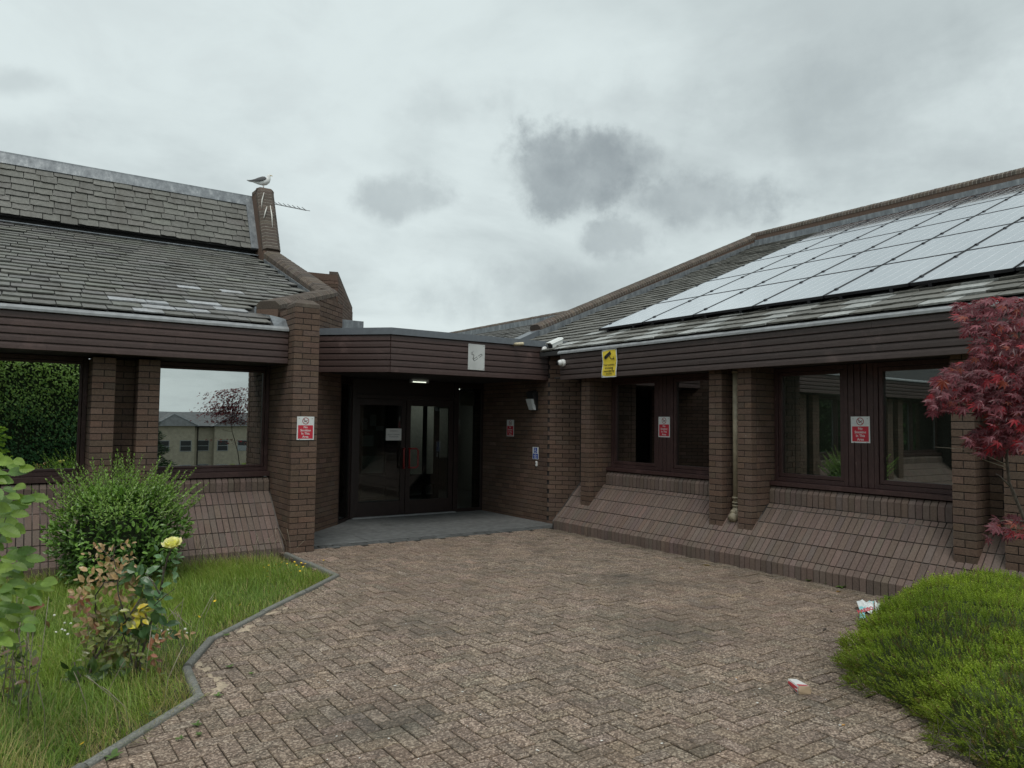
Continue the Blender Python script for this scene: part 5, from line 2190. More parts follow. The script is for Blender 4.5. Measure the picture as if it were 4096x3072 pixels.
straw = np.clip(.13 + .80 * np.exp(-kd / .16) * (patch2 > .22) + .35 * (yy > 9.0) + .45 * np.clip((4.95 - yy) / .5, 0, 1) * (patch2 > .15) + .3 * ((xx > .75) & (xx < 1.2) & (yy < 5.9)), 0, .9)
isst = rng.uniform(size=n) < straw * .75
g1, g2 = np.array([.15, .26, .045]), np.array([.33, .43, .09])
mixv = np.clip(patch * .7 + rng.normal(0, .25, n) + .15, 0, 1)[:, None]
colg = g1 * (1 - mixv) + g2 * mixv
colg = np.where(isst[:, None], np.array([.58, .48, .22]) * rng.uniform(.7, 1.15, (n, 1)), colg) * np.exp(rng.normal(0, .12, (n, 1)))
zz_ = -.035 - .06 * np.clip((yy - 8.2) / 1.2, 0, 1)
M_ = frames(np.stack([xx, yy, zz_], 1), D_, U_, hgt, np.where(isst, .0022, .0042) * np.exp(rng.normal(0, .2, n)))
gr = inst('grass', T_BLADE, M_, colg, MAT['grass'])
tag(gr, kind='stuff')
gr['label'] = 'long uncut grass with dry straw between kerb and left wing'

# tall seed stalks
sp_ = []
cs = []
for i in range(90):
    if i < 30:
        x, y = wl(-.6, .9), wl(4.3, 6.2)
    elif i < 60:
        x, y = wl(1.8, 3.0), wl(8.6, 9.4)
    else:
        x, y = wl(.9, 1.3), wl(5.2, 6.0)
    if seg_side(KERB, x, y) < .03:
        continue
    h_ = wl(.22, .42)
    a_ = wl(0, 6.28)
    b_ = wl(.04, .16)
    sp_.append(([(x, y, -.04), (x + b_ * .3 * math.cos(a_), y + b_ * .3 * math.sin(a_), h_ * .55), (x + b_ * math.cos(a_), y + b_ * math.sin(a_), h_ * .9), (x + b_ * 1.25 * math.cos(a_), y + b_ * 1.25 * math.sin(a_), h_)], [.0012, .0012, .0028, .0008]))
st_ = tubes('seed_stalks', sp_, MAT['stem_pale'], None, 4)
tag(st_, kind='stuff')

# ------------------------------------------------------------------ privet-like bush
bush = thing('garden_bush', 'rounded green leafy bush with upright shoots in front of the left wing', 'bush', (1.07, 8.80, -.08))
bc, br = np.array([1.10, 8.82, .42]), np.array([.62, .54, .52])
V, F = lathe_data([(.02, -1), (.5, -.85), (.85, -.45), (.95, 0), (.8, .5), (.45, .85), (.02, 1)], 18)
V = [bc + np.array(v) * br * .80 * (1 + jit(.05)) for v in V]
core_b = mk('inner_twigs', V, F, MAT['far_ground'], bush)
core_b.data.materials.clear()
plain('bush_core', (.018, .028, .010), 1.0)
core_b.data.materials.append(MAT['bush_core'])
n = 5200
d = unit_rand(n)
d[:, 2] = np.where(d[:, 2] < -.75, -d[:, 2], d[:, 2])
lump = 1 + .10 * np.sin(d[:, 0] * 7 + 1) * np.sin(d[:, 2] * 6) + .06 * np.sin(d[:, 1] * 13)
rad = rng.uniform(.80, 1.06, n) * lump
P_ = bc + d * br * rad[:, None]
P_[:, 2] = np.maximum(P_[:, 2], -.05)
Dl = d * .6 + unit_rand(n) * .7 + np.array([0, 0, .35])
Ul = d * .8 + np.array([0, 0, .7]) + unit_rand(n) * .35
ll = rng.uniform(.045, .078, n)
Mb = frames(P_, Dl, Ul, ll, ll * rng.uniform(.42, .55, n))
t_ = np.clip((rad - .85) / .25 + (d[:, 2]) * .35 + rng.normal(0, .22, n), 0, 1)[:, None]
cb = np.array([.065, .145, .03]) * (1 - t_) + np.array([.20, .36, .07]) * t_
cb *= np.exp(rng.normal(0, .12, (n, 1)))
shoots, Ps, Ds, Us, Ls, Cs = [], [], [], [], [], []
for i in range(290):
    a = wl(0, 6.28)
    rr = math.sqrt(wl(0, 1)) * .92
    base = bc + np.array([math.cos(a) * rr * br[0], math.sin(a) * rr * br[1], br[2] * math.sqrt(max(0, 1 - rr * rr)) * .9])
    out = np.array([math.cos(a) * rr * .85 + jit(.14), math.sin(a) * rr * .7 + jit(.14), 1.0 - rr * .35])
    out /= np.linalg.norm(out)
    Lh = wl(.16, .34) + (.16 if i % 4 == 0 else 0)
    p = [base + out * Lh * t + np.array([jit(.006), jit(.006), -.03 * t * t]) for t in (0, .35, .7, 1)]
    shoots.append((p, [.003, .0026, .002, .001]))
    k = int(Lh / .032)
    for j in range(k):
        t = (j + .6) / k
        c = base + out * Lh * t
        for s_ in (0, math.pi):
            aa = j * 1.57 + s_ + jit(.3)
            side = np.array([math.cos(aa), math.sin(aa), 0.0])
            dd = side * (.9 - .5 * t) + out * (.5 + .6 * t)
            Ps.append(c)
            Ds.append(dd)
            Us.append(out * .8 - side * .5 + np.array([0, 0, .2]))
            Ls.append(wl(.038, .062) * (1 - .35 * t))
            Cs.append(np.array([.27, .42, .10]) * math.exp(jit(.14)))
tubes('shoots', shoots, MAT['stem'], bush, 4)['kind'] = 'stuff'
Ls = np.array(Ls)
Mb2 = frames(np.array(Ps), np.array(Ds), np.array(Us), Ls, Ls * .42)
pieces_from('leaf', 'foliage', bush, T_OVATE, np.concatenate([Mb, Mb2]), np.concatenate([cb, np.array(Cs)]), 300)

# ------------------------------------------------------------------ broad-leaved plant at the left edge
lp = thing('broad_leaf_shrub', 'pale green broad-leaved shrub cut by the left edge of the view', 'shrub', tuple(at(-120, 2850, 3.6) * np.array([1, 1, 0])))
stems = []
for k in range(4):
    p0 = at(-190 + 20 * k, 2780, 3.55 + .05 * k)
    p0[2] = -.04
    p3 = at(-40 + 32 * k - (k % 2) * 90, 1880 + 95 * k, 3.35 + .07 * k)
    p1, p2 = p0 * .62 + p3 * .38 + np.array([-.05, .02, .1]), p0 * .3 + p3 * .7 + np.array([-.02, 0, .08])
    stems.append(([p0, p1, p2, p3], [.007, .005, .004, .002]))
for p, r in stems:
    tube('stem', p, r, MAT['stem'], lp, 6)
spots = [(20, 1850), (60, 1895), (118, 1878), (40, 1960), (95, 1985), (165, 1990), (120, 2005), (10, 2030), (70, 2060), (85, 2110), (30, 2120), (5, 2180), (60, 2200), (20, 2260),
         (70, 2285), (105, 2255), (130, 2240), (55, 2340), (110, 2345), (165, 2345), (195, 2335), (140, 2390), (25, 2420), (80, 2440), (40, 2500), (110, 2460), (15, 2560), (60, 2570), (120, 2490), (-20, 1900), (-40, 2000), (-30, 2100),
         (-50, 2220), (-40, 2330), (-60, 2440), (-30, 2540), (-90, 1950), (-100, 2150), (-95, 2350), (10, 2300), (35, 2380), (0, 1960), (45, 2030), (22, 2155)]
Ps, Ds, Us, Ls, Cs = [], [], [], [], []
for i, (x, y) in enumerate(spots + [(x - wl(10, 60), y + wl(-40, 40)) for x, y in spots] + [(x - wl(0, 40), y + wl(-40, 40)) for x, y in spots]):
    P0 = at(x - 28, y - 8, 3.28 + wl(0, .45))
    dd = _r * wl(.5, 1.1) + np.array([0, 0, wl(-.55, .15)]) - _f * wl(-.3, .5)
    Ps.append(P0)
    Ds.append(dd)
    Us.append(np.array([0, 0, 1.0]) * wl(.3, 1) - _f * wl(.3, 1.0) + _r * jit(.3))
    Ls.append(wl(.060, .098))
    lt = wl(0, 1)
    Cs.append((np.array([.095, .19, .04]) * (1 - lt) + np.array([.24, .36, .06]) * lt) * math.exp(jit(.1)))
for (x, y) in ((115, 2430), (95, 2420)):
    Ps.append(at(x, y, 3.9)), Ds.append(_r + np.array([0, 0, .2])), Us.append(-_f + np.array([0, 0, .8])), Ls.append(.08), Cs.append(np.array([.36, .15, .10]))
Ls = np.array(Ls)
pieces_from('leaf', 'foliage', lp, T_BROAD, frames(np.array(Ps), np.array(Ds), np.array(Us), Ls, Ls * .78), Cs, 300)
# undergrowth below it: dry stalks and low leaves
ug = thing('undergrowth_plant', 'scruffy low plant with dry pinkish leaves below the broad-leaved shrub', 'plant', tuple(at(80, 2620, 4.1) * np.array([1, 1, 0])))
Ps, Ds, Us, Ls, Cs = [], [], [], [], []
stt = []
for i in range(16):
    b = at(wl(-60, 190), 2640, wl(3.9, 4.3))
    b[2] = -.04
    t = at(wl(-40, 200), wl(2330, 2520), wl(3.9, 4.3))
    stt.append(([b, (b + t) / 2 + np.array([jit(.02), jit(.02), .02]), t], [.003, .0025, .0015]))
    for k in range(7):
        q = b + (t - b) * wl(.2, 1)
        Ps.append(q), Ds.append(unit_rand(1)[0] + np.array([0, 0, .3])), Us.append(np.array([0, 0, 1.0]) + unit_rand(1)[0] * .5), Ls.append(wl(.04, .075))
        Cs.append((np.array([.08, .13, .035]), np.array([.30, .19, .12]), np.array([.12, .17, .05]))[int(rng.integers(3))] * math.exp(jit(.2)))
tubes('stems', stt, MAT['stem_pale'], ug, 4)['kind'] = 'stuff'
Ls = np.array(Ls)
pieces_from('leaf', 'foliage', ug, T_OVATE, frames(np.array(Ps), np.array(Ds), np.array(Us), Ls, Ls * .5), Cs, 300)

# ------------------------------------------------------------------ rose bush
RD = 4.75
rose = thing('rose_bush', 'straggly rose bush with browning leaves and one yellow bloom', 'rose bush', tuple(at(430, 2790, RD) * np.array([1, 1, 0]) + np.array([0, 0, -.04])))
canes = [([(345, 2830), (350, 2720), (372, 2640), (440, 2560), (500, 2480), (560, 2400)], .011),
         ([(350, 2740), (310, 2680), (300, 2650)], .008), ([(360, 2660), (400, 2560), (385, 2440), (380, 2380)], .007),
         ([(560, 2760), (566, 2640), (590, 2540), (620, 2440), (640, 2350), (655, 2300), (672, 2230), (690, 2195)], .009),
         ([(540, 2770), (548, 2640), (555, 2560)], .009), ([(520, 2760), (530, 2660), (500, 2560), (470, 2460)], .007),
         ([(640, 2380), (610, 2340), (585, 2290)], .005), ([(650, 2360), (655, 2310), (648, 2265)], .005), ([(620, 2420), (660, 2380), (700, 2360)], .003),
         ([(500, 2480), (470, 2380), (455, 2290), (450, 2230), (455, 2190)], .005), ([(380, 2380), (420, 2330), (470, 2320)], .004), ([(450, 2240), (420, 2200), (395, 2190)], .003), ([(455, 2200), (490, 2180), (505, 2175)], .003)]
cl = []
for pts_, r0 in canes:
    k = len(pts_)
    dd0 = RD + jit(.06)
    cl.append(([at(x + jit(3), y + jit(3), dd0 + jit(.015)) for x, y in pts_], [r0 * (1 - .55 * i / (k - 1)) for i in range(k)]))
cl2 = [(p, r) for p, r in cl]
for p, r in cl2:
    tube('cane', p, r, MAT['bark'], rose, 7)
th = []
for p, r in cl:
    for i in range(len(p) - 1):
        for _ in range(3):
            t = wl(0, 1)
            a = p[i] * (1 - t) + p[i + 1] * t
            th.append(([a, a + unit_rand(1)[0] * .014], [.003, .0006]))
tubes('thorns', th, MAT['bark'], rose, 4)['kind'] = 'stuff'
Ps, Ds, Us, Ls, Cs = [], [], [], [], []
peach, dkg, yel, olive, red = np.array([.46, .31, .16]), np.array([.085, .17, .07]), np.array([.62, .52, .05]), np.array([.26, .29, .09]), np.array([.46, .20, .13])


def spray(x, y, k, L, c, ang0, D=RD, spread=26):
    """a compound leaf: leaflets left and right of a stalk"""
    ca, sa = math.cos(ang0), math.sin(ang0)
    for i in range(k):
        t = i // 2
        sgn = 1 if i % 2 else -1
        last = i == k - 1 and k % 2
        bx, by = x + ca * t * spread, y - sa * t * spread
        a2 = ang0 + (0 if last else sgn * wl(.7, 1.1))
        Ps.append(at(bx + jit(2), by + jit(2), D + jit(.03)))
        Ds.append(_r * math.cos(a2) + _u * math.sin(a2) + _f * jit(.35))
        Us.append(np.array([0, 0, wl(.4, 1.0)]) - _f * wl(.2, .9) + _r * jit(.35))
        Ls.append(L * wl(.8, 1.15))
        Cs.append(c * math.exp(jit(.16)) * np.array([1 + jit(.06), 1, 1]))


for (x, y, k, L, c, a) in ((395, 2310, 5, .055, peach, 2.6), (440, 2290, 5, .055, peach, .5), (360, 2335, 5, .06, peach, 3.0), (475, 2320, 5, .055, peach, 1.2), (420, 2350, 5, .055, peach, -.5), (345, 2380, 5, .06, peach, 2.9),
                           (455, 2390, 5, .06, peach * .9, .2), (400, 2400, 5, .06, olive, 2.4), (330, 2440, 5, .06, peach * .8, 3.3), (480, 2440, 5, .06, olive, -1), (510, 2360, 5, .06, peach, .9), (430, 2440, 5, .055, olive, -2),
                           (390, 2470, 5, .05, peach * .7, 3.6), (440, 2205, 5, .035, peach, 2.9), (480, 2182, 5, .035, peach, .2), (410, 2190, 4, .035, peach, 2.8), (460, 2245, 4, .04, peach, -.3), (500, 2230, 4, .035, peach, .2),
                           (500, 2310, 3, .085, dkg, 1.3), (560, 2310, 3, .09, dkg, .6), (545, 2345, 3, .09, dkg * 1.2, -.4), (620, 2440, 3, .10, dkg, -.9), (590, 2400, 3, .085, dkg, .3), (560, 2520, 5, .08, dkg, -.3), (590, 2510, 3, .085, dkg, -1.0),
                           (520, 2500, 5, .07, dkg, 2.8), (500, 2330, 3, .08, dkg * 1.3, 2.2), (540, 2290, 3, .07, dkg * 1.4, 1.7), (620, 2360, 3, .075, dkg * 1.4, .4),
                           (520, 2445, 3, .075, yel, .4), (545, 2465, 3, .07, yel, -.5), (510, 2505, 2, .06, yel, -1.0), (470, 2520, 5, .06, olive, 3.0), (430, 2550, 5, .06, olive, -2.6), (400, 2520, 5, .055, red * .8, 3.2),
                           (370, 2480, 5, .05, peach, 3.4), (590, 2590, 5, .05, red, .4), (620, 2560, 7, .045, peach, .25), (600, 2620, 3, .05, red, -1.2), (470, 2590, 5, .06, olive * .8, -2), (520, 2600, 5, .06, olive * .8, -.8),
                           (440, 2620, 5, .06, olive * .7, -2.2), (490, 2650, 5, .05, olive * .6, -1.5), (660, 2245, 3, .055, dkg * 1.5, 2.7), (685, 2240, 3, .05, dkg * 1.4, .2), (660, 2290, 3, .045, dkg * 1.5, 3.6), (690, 2290, 2, .05, dkg * 1.4, .2),
                           (350, 2540, 4, .05, peach * .8, 3.5), (380, 2600, 4, .05, olive * .8, 3.8), (540, 2400, 3, .07, olive, 1.9), (415, 2290, 5, .05, peach * 1.1, 1.6), (355, 2410, 5, .05, red * .8, 2.8)):
    spray(x, y, k, L, c, a)
    spray(x + jit(22), y + jit(22) + 12, k, L * .9, c * .85, a + jit(.7), RD + wl(-.02, .16))
for i in range(46):
    spray(wl(360, 600), wl(2440, 2720), 5, .055, (olive, peach * .8, dkg, olive)[i % 4] * .75, wl(0, 6.28), RD + wl(0, .22))
# weeds round the foot
for i in range(26):
    spray(wl(290, 560), wl(2680, 2830), 3, .085, np.array([.06, .11, .03]), wl(.2, 2.9), RD + wl(-.1, .15), 30)
Ls = np.array(Ls)
pieces_from('leaf', 'foliage', rose, T_OVATE, frames(np.array(Ps), np.array(Ds), np.array(Us), Ls, Ls * .62), Cs, 300)


def petal_tmpl():
    V, F = [], []
    nu_, nv_ = 6, 5
    for j in range(nv_ + 1):
        t = j / nv_
        w = .62 * math.sin(math.pi * (.12 + .66 * t)) ** .8
        for i in range(nu_ + 1):
            s_ = -1 + 2 * i / nu_
            V.append((t, s_ * w, .42 * t * t + .16 * (s_ * s_) * t - .35 * max(0, t - .75) * 2 + .05 * math.sin(s_ * 5 + t * 4) * t))
    for j in range(nv_):
        for i in range(nu_):
            a = j * (nu_ + 1) + i
            F.append([a, a + 1, a + nu_ + 2, a + nu_ + 1])
    return Tmpl('petal', V, F, MAT['petal'], True)


T_PETAL = petal_tmpl()
fc = at(690, 2188, RD)
Mp, Cp = [], []
upf = np.array([0, 0, 1.0]) - _f * .35
upf /= np.linalg.norm(upf)
e1 = np.cross(upf, _f)
e1 /= np.linalg.norm(e1)
e2 = np.cross(upf, e1)
for ringi, (cnt, tilt, L) in enumerate(((7, .22, .066), (6, .60, .060), (5, .95, .046), (4, 1.25, .032))):
    for k in range(cnt):
        a = 2 * math.pi * k / cnt + ringi * .5 + jit(.12)
        rad_ = e1 * math.cos(a) + e2 * math.sin(a)
        dd = rad_ * math.cos(tilt) + upf * math.sin(tilt)
        uu = upf * math.cos(tilt) - rad_ * math.sin(tilt)
        Mp.append(frames(np.array([fc]), np.array([dd]), np.array([uu]), np.array([L]), np.array([L]))[0])
        Cp.append(np.array([.90, .86, .52]) * (1 + jit(.04)) * np.array([1, 1, 1 - .15 * ringi]))
fo = bpy.data.objects.new('flower', None)
link(fo, rose)
PPt = Pieces('petal', 'petals')
for m0, c0_ in zip(Mp, Cp):
    PPt.add(T_PETAL, m0, tuple(c0_), fo)
PPt.build(rose, 300)
tubes('sepals', [([fc - upf * .012, fc + upf * .004], [.006, .012])], MAT['stem'], fo, 8)
# second bloom low at the left that the window mirrors

# ------------------------------------------------------------------ heather mound on the right
hea = thing('heather_mound', 'dense bright green heather mound at the lower right', 'shrub', (5.6, 1.9, 0))
mounds = [((5.50, 2.18, .02), (1.05, .95, .54)), ((6.35, 2.62, .02), (.95, .72, .50)), ((5.0, 1.52, .0), (.95, .86, .50)), ((6.9, 1.7, .0), (1.2, 1.1, .66)), ((4.72, .66, 0), (.80, .76, .5)), ((5.8, .9, 0), (1.1, 1.0, .66))]
plain('heather_core', (.055, .075, .022), 1.0, .5, 20)
VV, FF = [], []
for c_, r_ in mounds:
    V, F = lathe_data([(1.0, -.05), (.97, .15), (.86, .5), (.6, .8), (.3, .95), (.02, 1.0)], 26)
    o = len(VV)
    VV += [np.array(c_) + np.array(v) * np.array(r_) * .93 * (1 + jit(.02)) for v in V]
    FF += [[i + o for i in f] for f in F]
mk('twig_core', VV, FF, MAT['heather_core'], hea)
Ps, Ns = [], []
for i, (c_, r_) in enumerate(mounds):
    n = int(17000 * r_[0] * r_[1])
    d = unit_rand(n)
    d[:, 2] = np.abs(d[:, 2])
    lump = 1 + .055 * np.sin(d[:, 0] * 9 + i) * np.sin(d[:, 1] * 8 + 2 * i) + .04 * np.sin(d[:, 0] * 21 + d[:, 2] * 17) + rng.normal(0, .02, n)
    p = np.array(c_) + d * np.array(r_) * lump[:, None]
    ok = np.ones(n, bool)
    for j, (c2, r2) in enumerate(mounds):
        if j != i:
            ok &= (((p - np.array(c2)) / np.array(r2)) ** 2).sum(1) > .86
    q = p - CAMPOS
    dz_ = q @ _f
    ok &= (W / 2 + FPX * (q @ _r) / np.maximum(dz_, .1) < W + 700) & (dz_ > .8)
    Ps.append(p[ok])
    Ns.append((d / np.array(r_))[ok])
Ps, Ns = np.concatenate(Ps), np.concatenate(Ns)
Ns /= np.linalg.norm(Ns, axis=1)[:, None]
# sprig: a stem of short upswept needles
V, F = [], []
for k in range(9):
    t = .12 + .85 * k / 8
    a = k * 2.4
    L = .26 * (1 - .45 * t)
    ca, sa = math.cos(a), math.sin(a)
    b0 = np.array([t, 0, 0])
    tip = np.array([t + L * .8, L * ca * .75, L * sa * .75])
    sd2 = np.array([0, -sa, ca]) * .060
    o = len(V)
    V += [b0 - sd2, b0 + sd2, tip]
    F.append([o, o + 1, o + 2])
o = len(V)
V += [np.array([0, -.02, 0]), np.array([0, .02, 0]), np.array([1.08, .0, 0])]
F.append([o, o + 1, o + 2])
T_SPRIG = Tmpl('sprig', V, F, MAT['grass'])
n = len(Ps)
clump = np.sin(Ps[:, 0] * 5.2 + 1) * np.sin(Ps[:, 1] * 4.6 + .7) * .5 + np.sin(Ps[:, 0] * 13 + Ps[:, 2] * 9) * np.sin(Ps[:, 1] * 12) * .35
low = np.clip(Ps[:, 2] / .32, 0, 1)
Dd = Ns * .9 + np.array([0, 0, .35]) + unit_rand(n) * .55
Ld = rng.uniform(.036, .066, n) * (1 + .35 * (rng.uniform(size=n) > .93))
Md = frames(Ps - Ns * .02, Dd, unit_rand(n), Ld, Ld)
tt = np.clip(.45 + .38 * clump + rng.normal(0, .2, n), 0, 1)[:, None]
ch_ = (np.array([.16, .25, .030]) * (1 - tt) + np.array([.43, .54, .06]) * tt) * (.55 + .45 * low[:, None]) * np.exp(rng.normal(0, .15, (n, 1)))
brn = (rng.uniform(size=n) < .10 + .25 * (clump < -.35))[:, None]
ch_ = np.where(brn, np.array([.19, .15, .05]) * np.exp(rng.normal(0, .2, (n, 1))), ch_)
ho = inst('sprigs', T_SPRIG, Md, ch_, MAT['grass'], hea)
ho['kind'] = 'stuff'
tw = []
for i in range(36):
    c_ = at(wl(3750, 4150), wl(2900, 3060), wl(3.3, 3.9))
    c_[2] = max(c_[2], .02)
    tw.append(([c_, c_ + unit_rand(1)[0] * .05, c_ + unit_rand(1)[0] * .09 + np.array([0, 0, .03])], [.003, .002, .001]))
tubes('bare_twigs', tw, MAT['bark'], hea, 4)['kind'] = 'stuff'

# ------------------------------------------------------------------ red maple on the right
MD = 4.2
mp = thing('red_maple', 'crimson japanese maple leaning in from the right edge', 'tree', tuple(at(4060, 2600, MD) * np.array([1, 1, 0])))
br_px = [[(4230, 2650), (4170, 2300), (4090, 2060), (4036, 1930), (4026, 1830), (4035, 1700), (4060, 1500), (4080, 1300), (4100, 1180)],
         [(4034, 1940), (4000, 1905), (3985, 1895)], [(4026, 1870), (3960, 1848), (3880, 1818), (3845, 1805)], [(4028, 1860), (3900, 1800), (3740, 1788)],
         [(4040, 1690), (3960, 1640), (3860, 1600), (3760, 1575)], [(4050, 1600), (3950, 1530), (3850, 1500), (3760, 1490)], [(4070, 1420), (3980, 1380), (3900, 1370)], [(4090, 1290), (3990, 1230), (3880, 1215)],
         [(4100, 2085), (4030, 2080), (3970, 2090)], [(4030, 1800), (3960, 1760), (3880, 1765)], [(4060, 1500), (4200, 1400), (4330, 1350)], [(4048, 1750), (4200, 1700), (4300, 1650)]]
bl = []
for i, pts_ in enumerate(br_px):
    k = len(pts_)
    r0 = .011 if i == 0 else .005
    bl.append(([at(x, y, MD + (.0 if i == 0 else jit(.05)) + j * (0 if i == 0 else jit(.06))) for j, (x, y) in enumerate(pts_)], [r0 * (1 - .6 * j / (k - 1)) if i < 2 or True else .002 for j in range(k)]))
tubes('trunk', bl[:1], MAT['bark'], mp, 10)
for i, b in enumerate(bl[1:]):
    if i not in (1, 2):
        tube('branch', *b, MAT['bark'], mp, 6)
tube('dead_twig', bl[2][0], [.003, .002, .0015, .001], MAT['stem_pale'], mp, 5)
tube('dead_twig', bl[3][0], [.0025, .002, .001], MAT['stem_pale'], mp, 5)
Ps, Ds, Us, Ls, Cs = [], [], [], [], []
layers = ((3985, 1225, 160, 36, 46), (4000, 1300, 140, 30, 30), (4020, 1385, 125, 45, 46), (3960, 1470, 170, 34, 46), (3930, 1520, 195, 34, 54), (3900, 1590, 180, 42, 62), (4010, 1560, 110, 70, 60), (4040, 1650, 80, 50, 34),
          (3990, 1735, 120, 28, 36), (4020, 1775, 110, 30, 34), (4060, 2080, 90, 22, 14), (4040, 2130, 90, 24, 14), (4210, 1350, 110, 160, 50), (4220, 1600, 120, 120, 50))
for (cx, cy, hw, hh, k) in layers:
    for i in range(int(k * (4.2 if cy < 1900 else 1.6))):
        x = cx + hw * wl(-1, 1)
        y = cy + hh * (wl(-1, 1) + .4 * ((x - cx) / hw) ** 2) - (x - cx) * .05
        D = MD + jit(.22)
        Ps.append(at(x, y, D))
        a = -2.6 + jit(.55)               # image angle: left and slightly down
        Ds.append(_r * math.cos(a) + _u * math.sin(a) * .75 - _f * wl(-.2, .5))
        Us.append(np.array([0, 0, 1.0]) * wl(.6, 1.2) - _f * wl(.1, .8) + _r * jit(.35))
        Ls.append(wl(.036, .060))
        q = wl(0, 1)
        c = np.array([.115, .022, .032]) if q < .5 else np.array([.20, .062, .078]) if q < .85 else np.array([.30, .018, .028]) if q < .94 else np.array([.22, .055, .032])  # pinkish tint paints leaf gloss, bright red paints light shining through
        Cs.append(c * math.exp(jit(.2)))
Ls = np.array(Ls)
pieces_from('leaf', 'foliage', mp, T_MAPLE, frames(np.array(Ps), np.array(Ds), np.array(Us), Ls, Ls * rng.uniform(.8, 1.0, len(Ls))), Cs, 300)

# ------------------------------------------------------------------ small flowers and weeds
T_FL = Tmpl('petals', [(0, 0, .0)] + [(r * math.cos(a), r * math.sin(a), z) for k in range(10) for (a, r, z) in ((2 * math.pi * k / 10, 1.0 if k % 2 else .72, .35),)], [[0, 1 + k, 1 + (k + 1) % 10] for k in range(10)], MAT['petal'])
plain('buttercup_yellow', (.80, .52, .02), .5, .05)
plain('clover_white', (.66, .66, .58), .8, .05)
plain('flower_stalk', (.10, .17, .04), .6)
me_y = new_mesh('petals', T_FL.V, T_FL.F, MAT['buttercup_yellow'])
clv, clf = lathe_data([(.1, -.6), (.7, -.4), (1.0, 0), (.75, .5), (.15, .8)], 8)
me_c = new_mesh('head', clv, clf, MAT['clover_white'])
me_s = new_mesh('stalk', *tube_data([(0, 0, -1), (.06, .03, -.5), (0, 0, 0)], [.012, .010, .008], 5), MAT['flower_stalk'])


def flower(px, py, zf, me, r, label, group, nm):
    d_ = ray(px, py)
    t = (zf - CAMPOS[2]) / d_[2]
    p = CAMPOS + d_ * t
    o = thing(nm, label, 'flower', tuple(p), group)
    q = bpy.data.objects.new('petals' if me is me_y else 'head', me)
    q.scale = (r, r, r)
    q.rotation_euler = (jit(.4), jit(.4), wl(0, 6))
    link(q, o, local=True)
    s_ = bpy.data.objects.new('stalk', me_s)
    s_.scale = (.12, .12, zf + .05)
    link(s_, o, local=True)


for (x, y) in ((1075, 2262), (1092, 2272), (1103, 2258), (1120, 2268), (1128, 2250), (1148, 2256), (1152, 2278), (1178, 2248), (1186, 2262), (1195, 2270), (1205, 2252), (1213, 2268), (1218, 2280), (1222, 2256), (1200, 2285), (1294, 2242), (1070, 2285), (1070, 2308), (1055, 2270), (1165, 2290)):
    flower(x, y, wl(.06, .14), me_y, .0125, 'small yellow flower in the clump at the foot of the corner pier', 'yellow flowers by the corner pier', 'buttercup')
for (x, y, z_, lb) in ((255, 2284, .10, 'yellow buttercup left of its twin in front of the bush'), (326, 2282, .10, 'yellow buttercup right of its twin in front of the bush'), (857, 2392, .08, 'yellow flower highest of the open lawn by the kerb'), (860, 2405, .07, 'yellow flower just below another on the open lawn'),
                       (961, 2420, .06, 'yellow flower on the lawn nearest the long kerb run'), (796, 2468, .06, 'yellow flower between rose bush and lawn middle'), (568, 2678, .10, 'orange yellow flower right of the rose stems'), (330, 2976, .06, 'yellow flower in dry grass at the bottom left')):
    flower(x, y, z_, me_y, .014, lb, 'scattered yellow flowers', 'buttercup')
for i in range(16):
    flower(*((wl(205, 290), wl(2440, 2540)) if i < 7 else (wl(630, 760), wl(2470, 2590))), wl(.06, .12), me_c, .010, 'tiny white clover head in the long grass', 'white clover heads', 'clover_flower')

for (x, y, k, s_, lb) in ((905, 2545, 7, .030, 'small weed on the paving below the bend of the kerb'), (920, 2672, 8, .032, 'small weed beside the spilled sand'), (1005, 2700, 6, .025, 'small weed out on the paving right of the sand'), (870, 2788, 6, .032, 'bright weed at the kerb corner'),
                          (785, 2905, 8, .032, 'weed on the paving right below the kerb corner'), (795, 2945, 6, .030, 'lower of two weeds near the bottom kerb'), (720, 2960, 5, .028, 'small two-leaved weed near the bottom kerb'), (452, 3035, 5, .06, 'largest bright weed at the bottom kerb'),
                          (610, 2870, 6, .05, 'bright weed inside the kerb corner'), (2232, 2105, 9, .06, 'grassy tuft where plinth meets the porch wall'), (3235, 2325, 8, .05, 'low weed at the plinth foot, left of three'), (3315, 2338, 6, .05, 'low weed at the plinth foot, middle of three'),
                          (3365, 2352, 8, .055, 'low weed at the plinth foot, right of three'), (3555, 2395, 8, .06, 'weed against the plinth beside the wrapper'), (3075, 2285, 6, .05, 'weed at the plinth foot below the downpipe piers')):
    p = CAMPOS + ray(x, y) * (-(CAMPOS[2]) / ray(x, y)[2])
    wv = thing('weed', lb, 'weed', tuple(p), 'weeds in the paving joints')
    Pw, Dw, Uw, Lw_ = [], [], [], []
    for i in range(k):
        a = 2 * math.pi * i / k + jit(.3)
        Pw.append(p + np.array([0, 0, .006])), Dw.append(np.array([math.cos(a), math.sin(a), wl(.15, .7)])), Uw.append(np.array([0, 0, 1.0])), Lw_.append(s_ * wl(.8, 1.2))
    Lw_ = np.array(Lw_)
    pieces_from('leaf', 'leaves', wv, T_OVATE, frames(np.array(Pw), np.array(Dw), np.array(Uw), Lw_, Lw_ * .5), [np.array([.11, .19, .04]) * math.exp(jit(.15)) for _ in range(k)], 300)

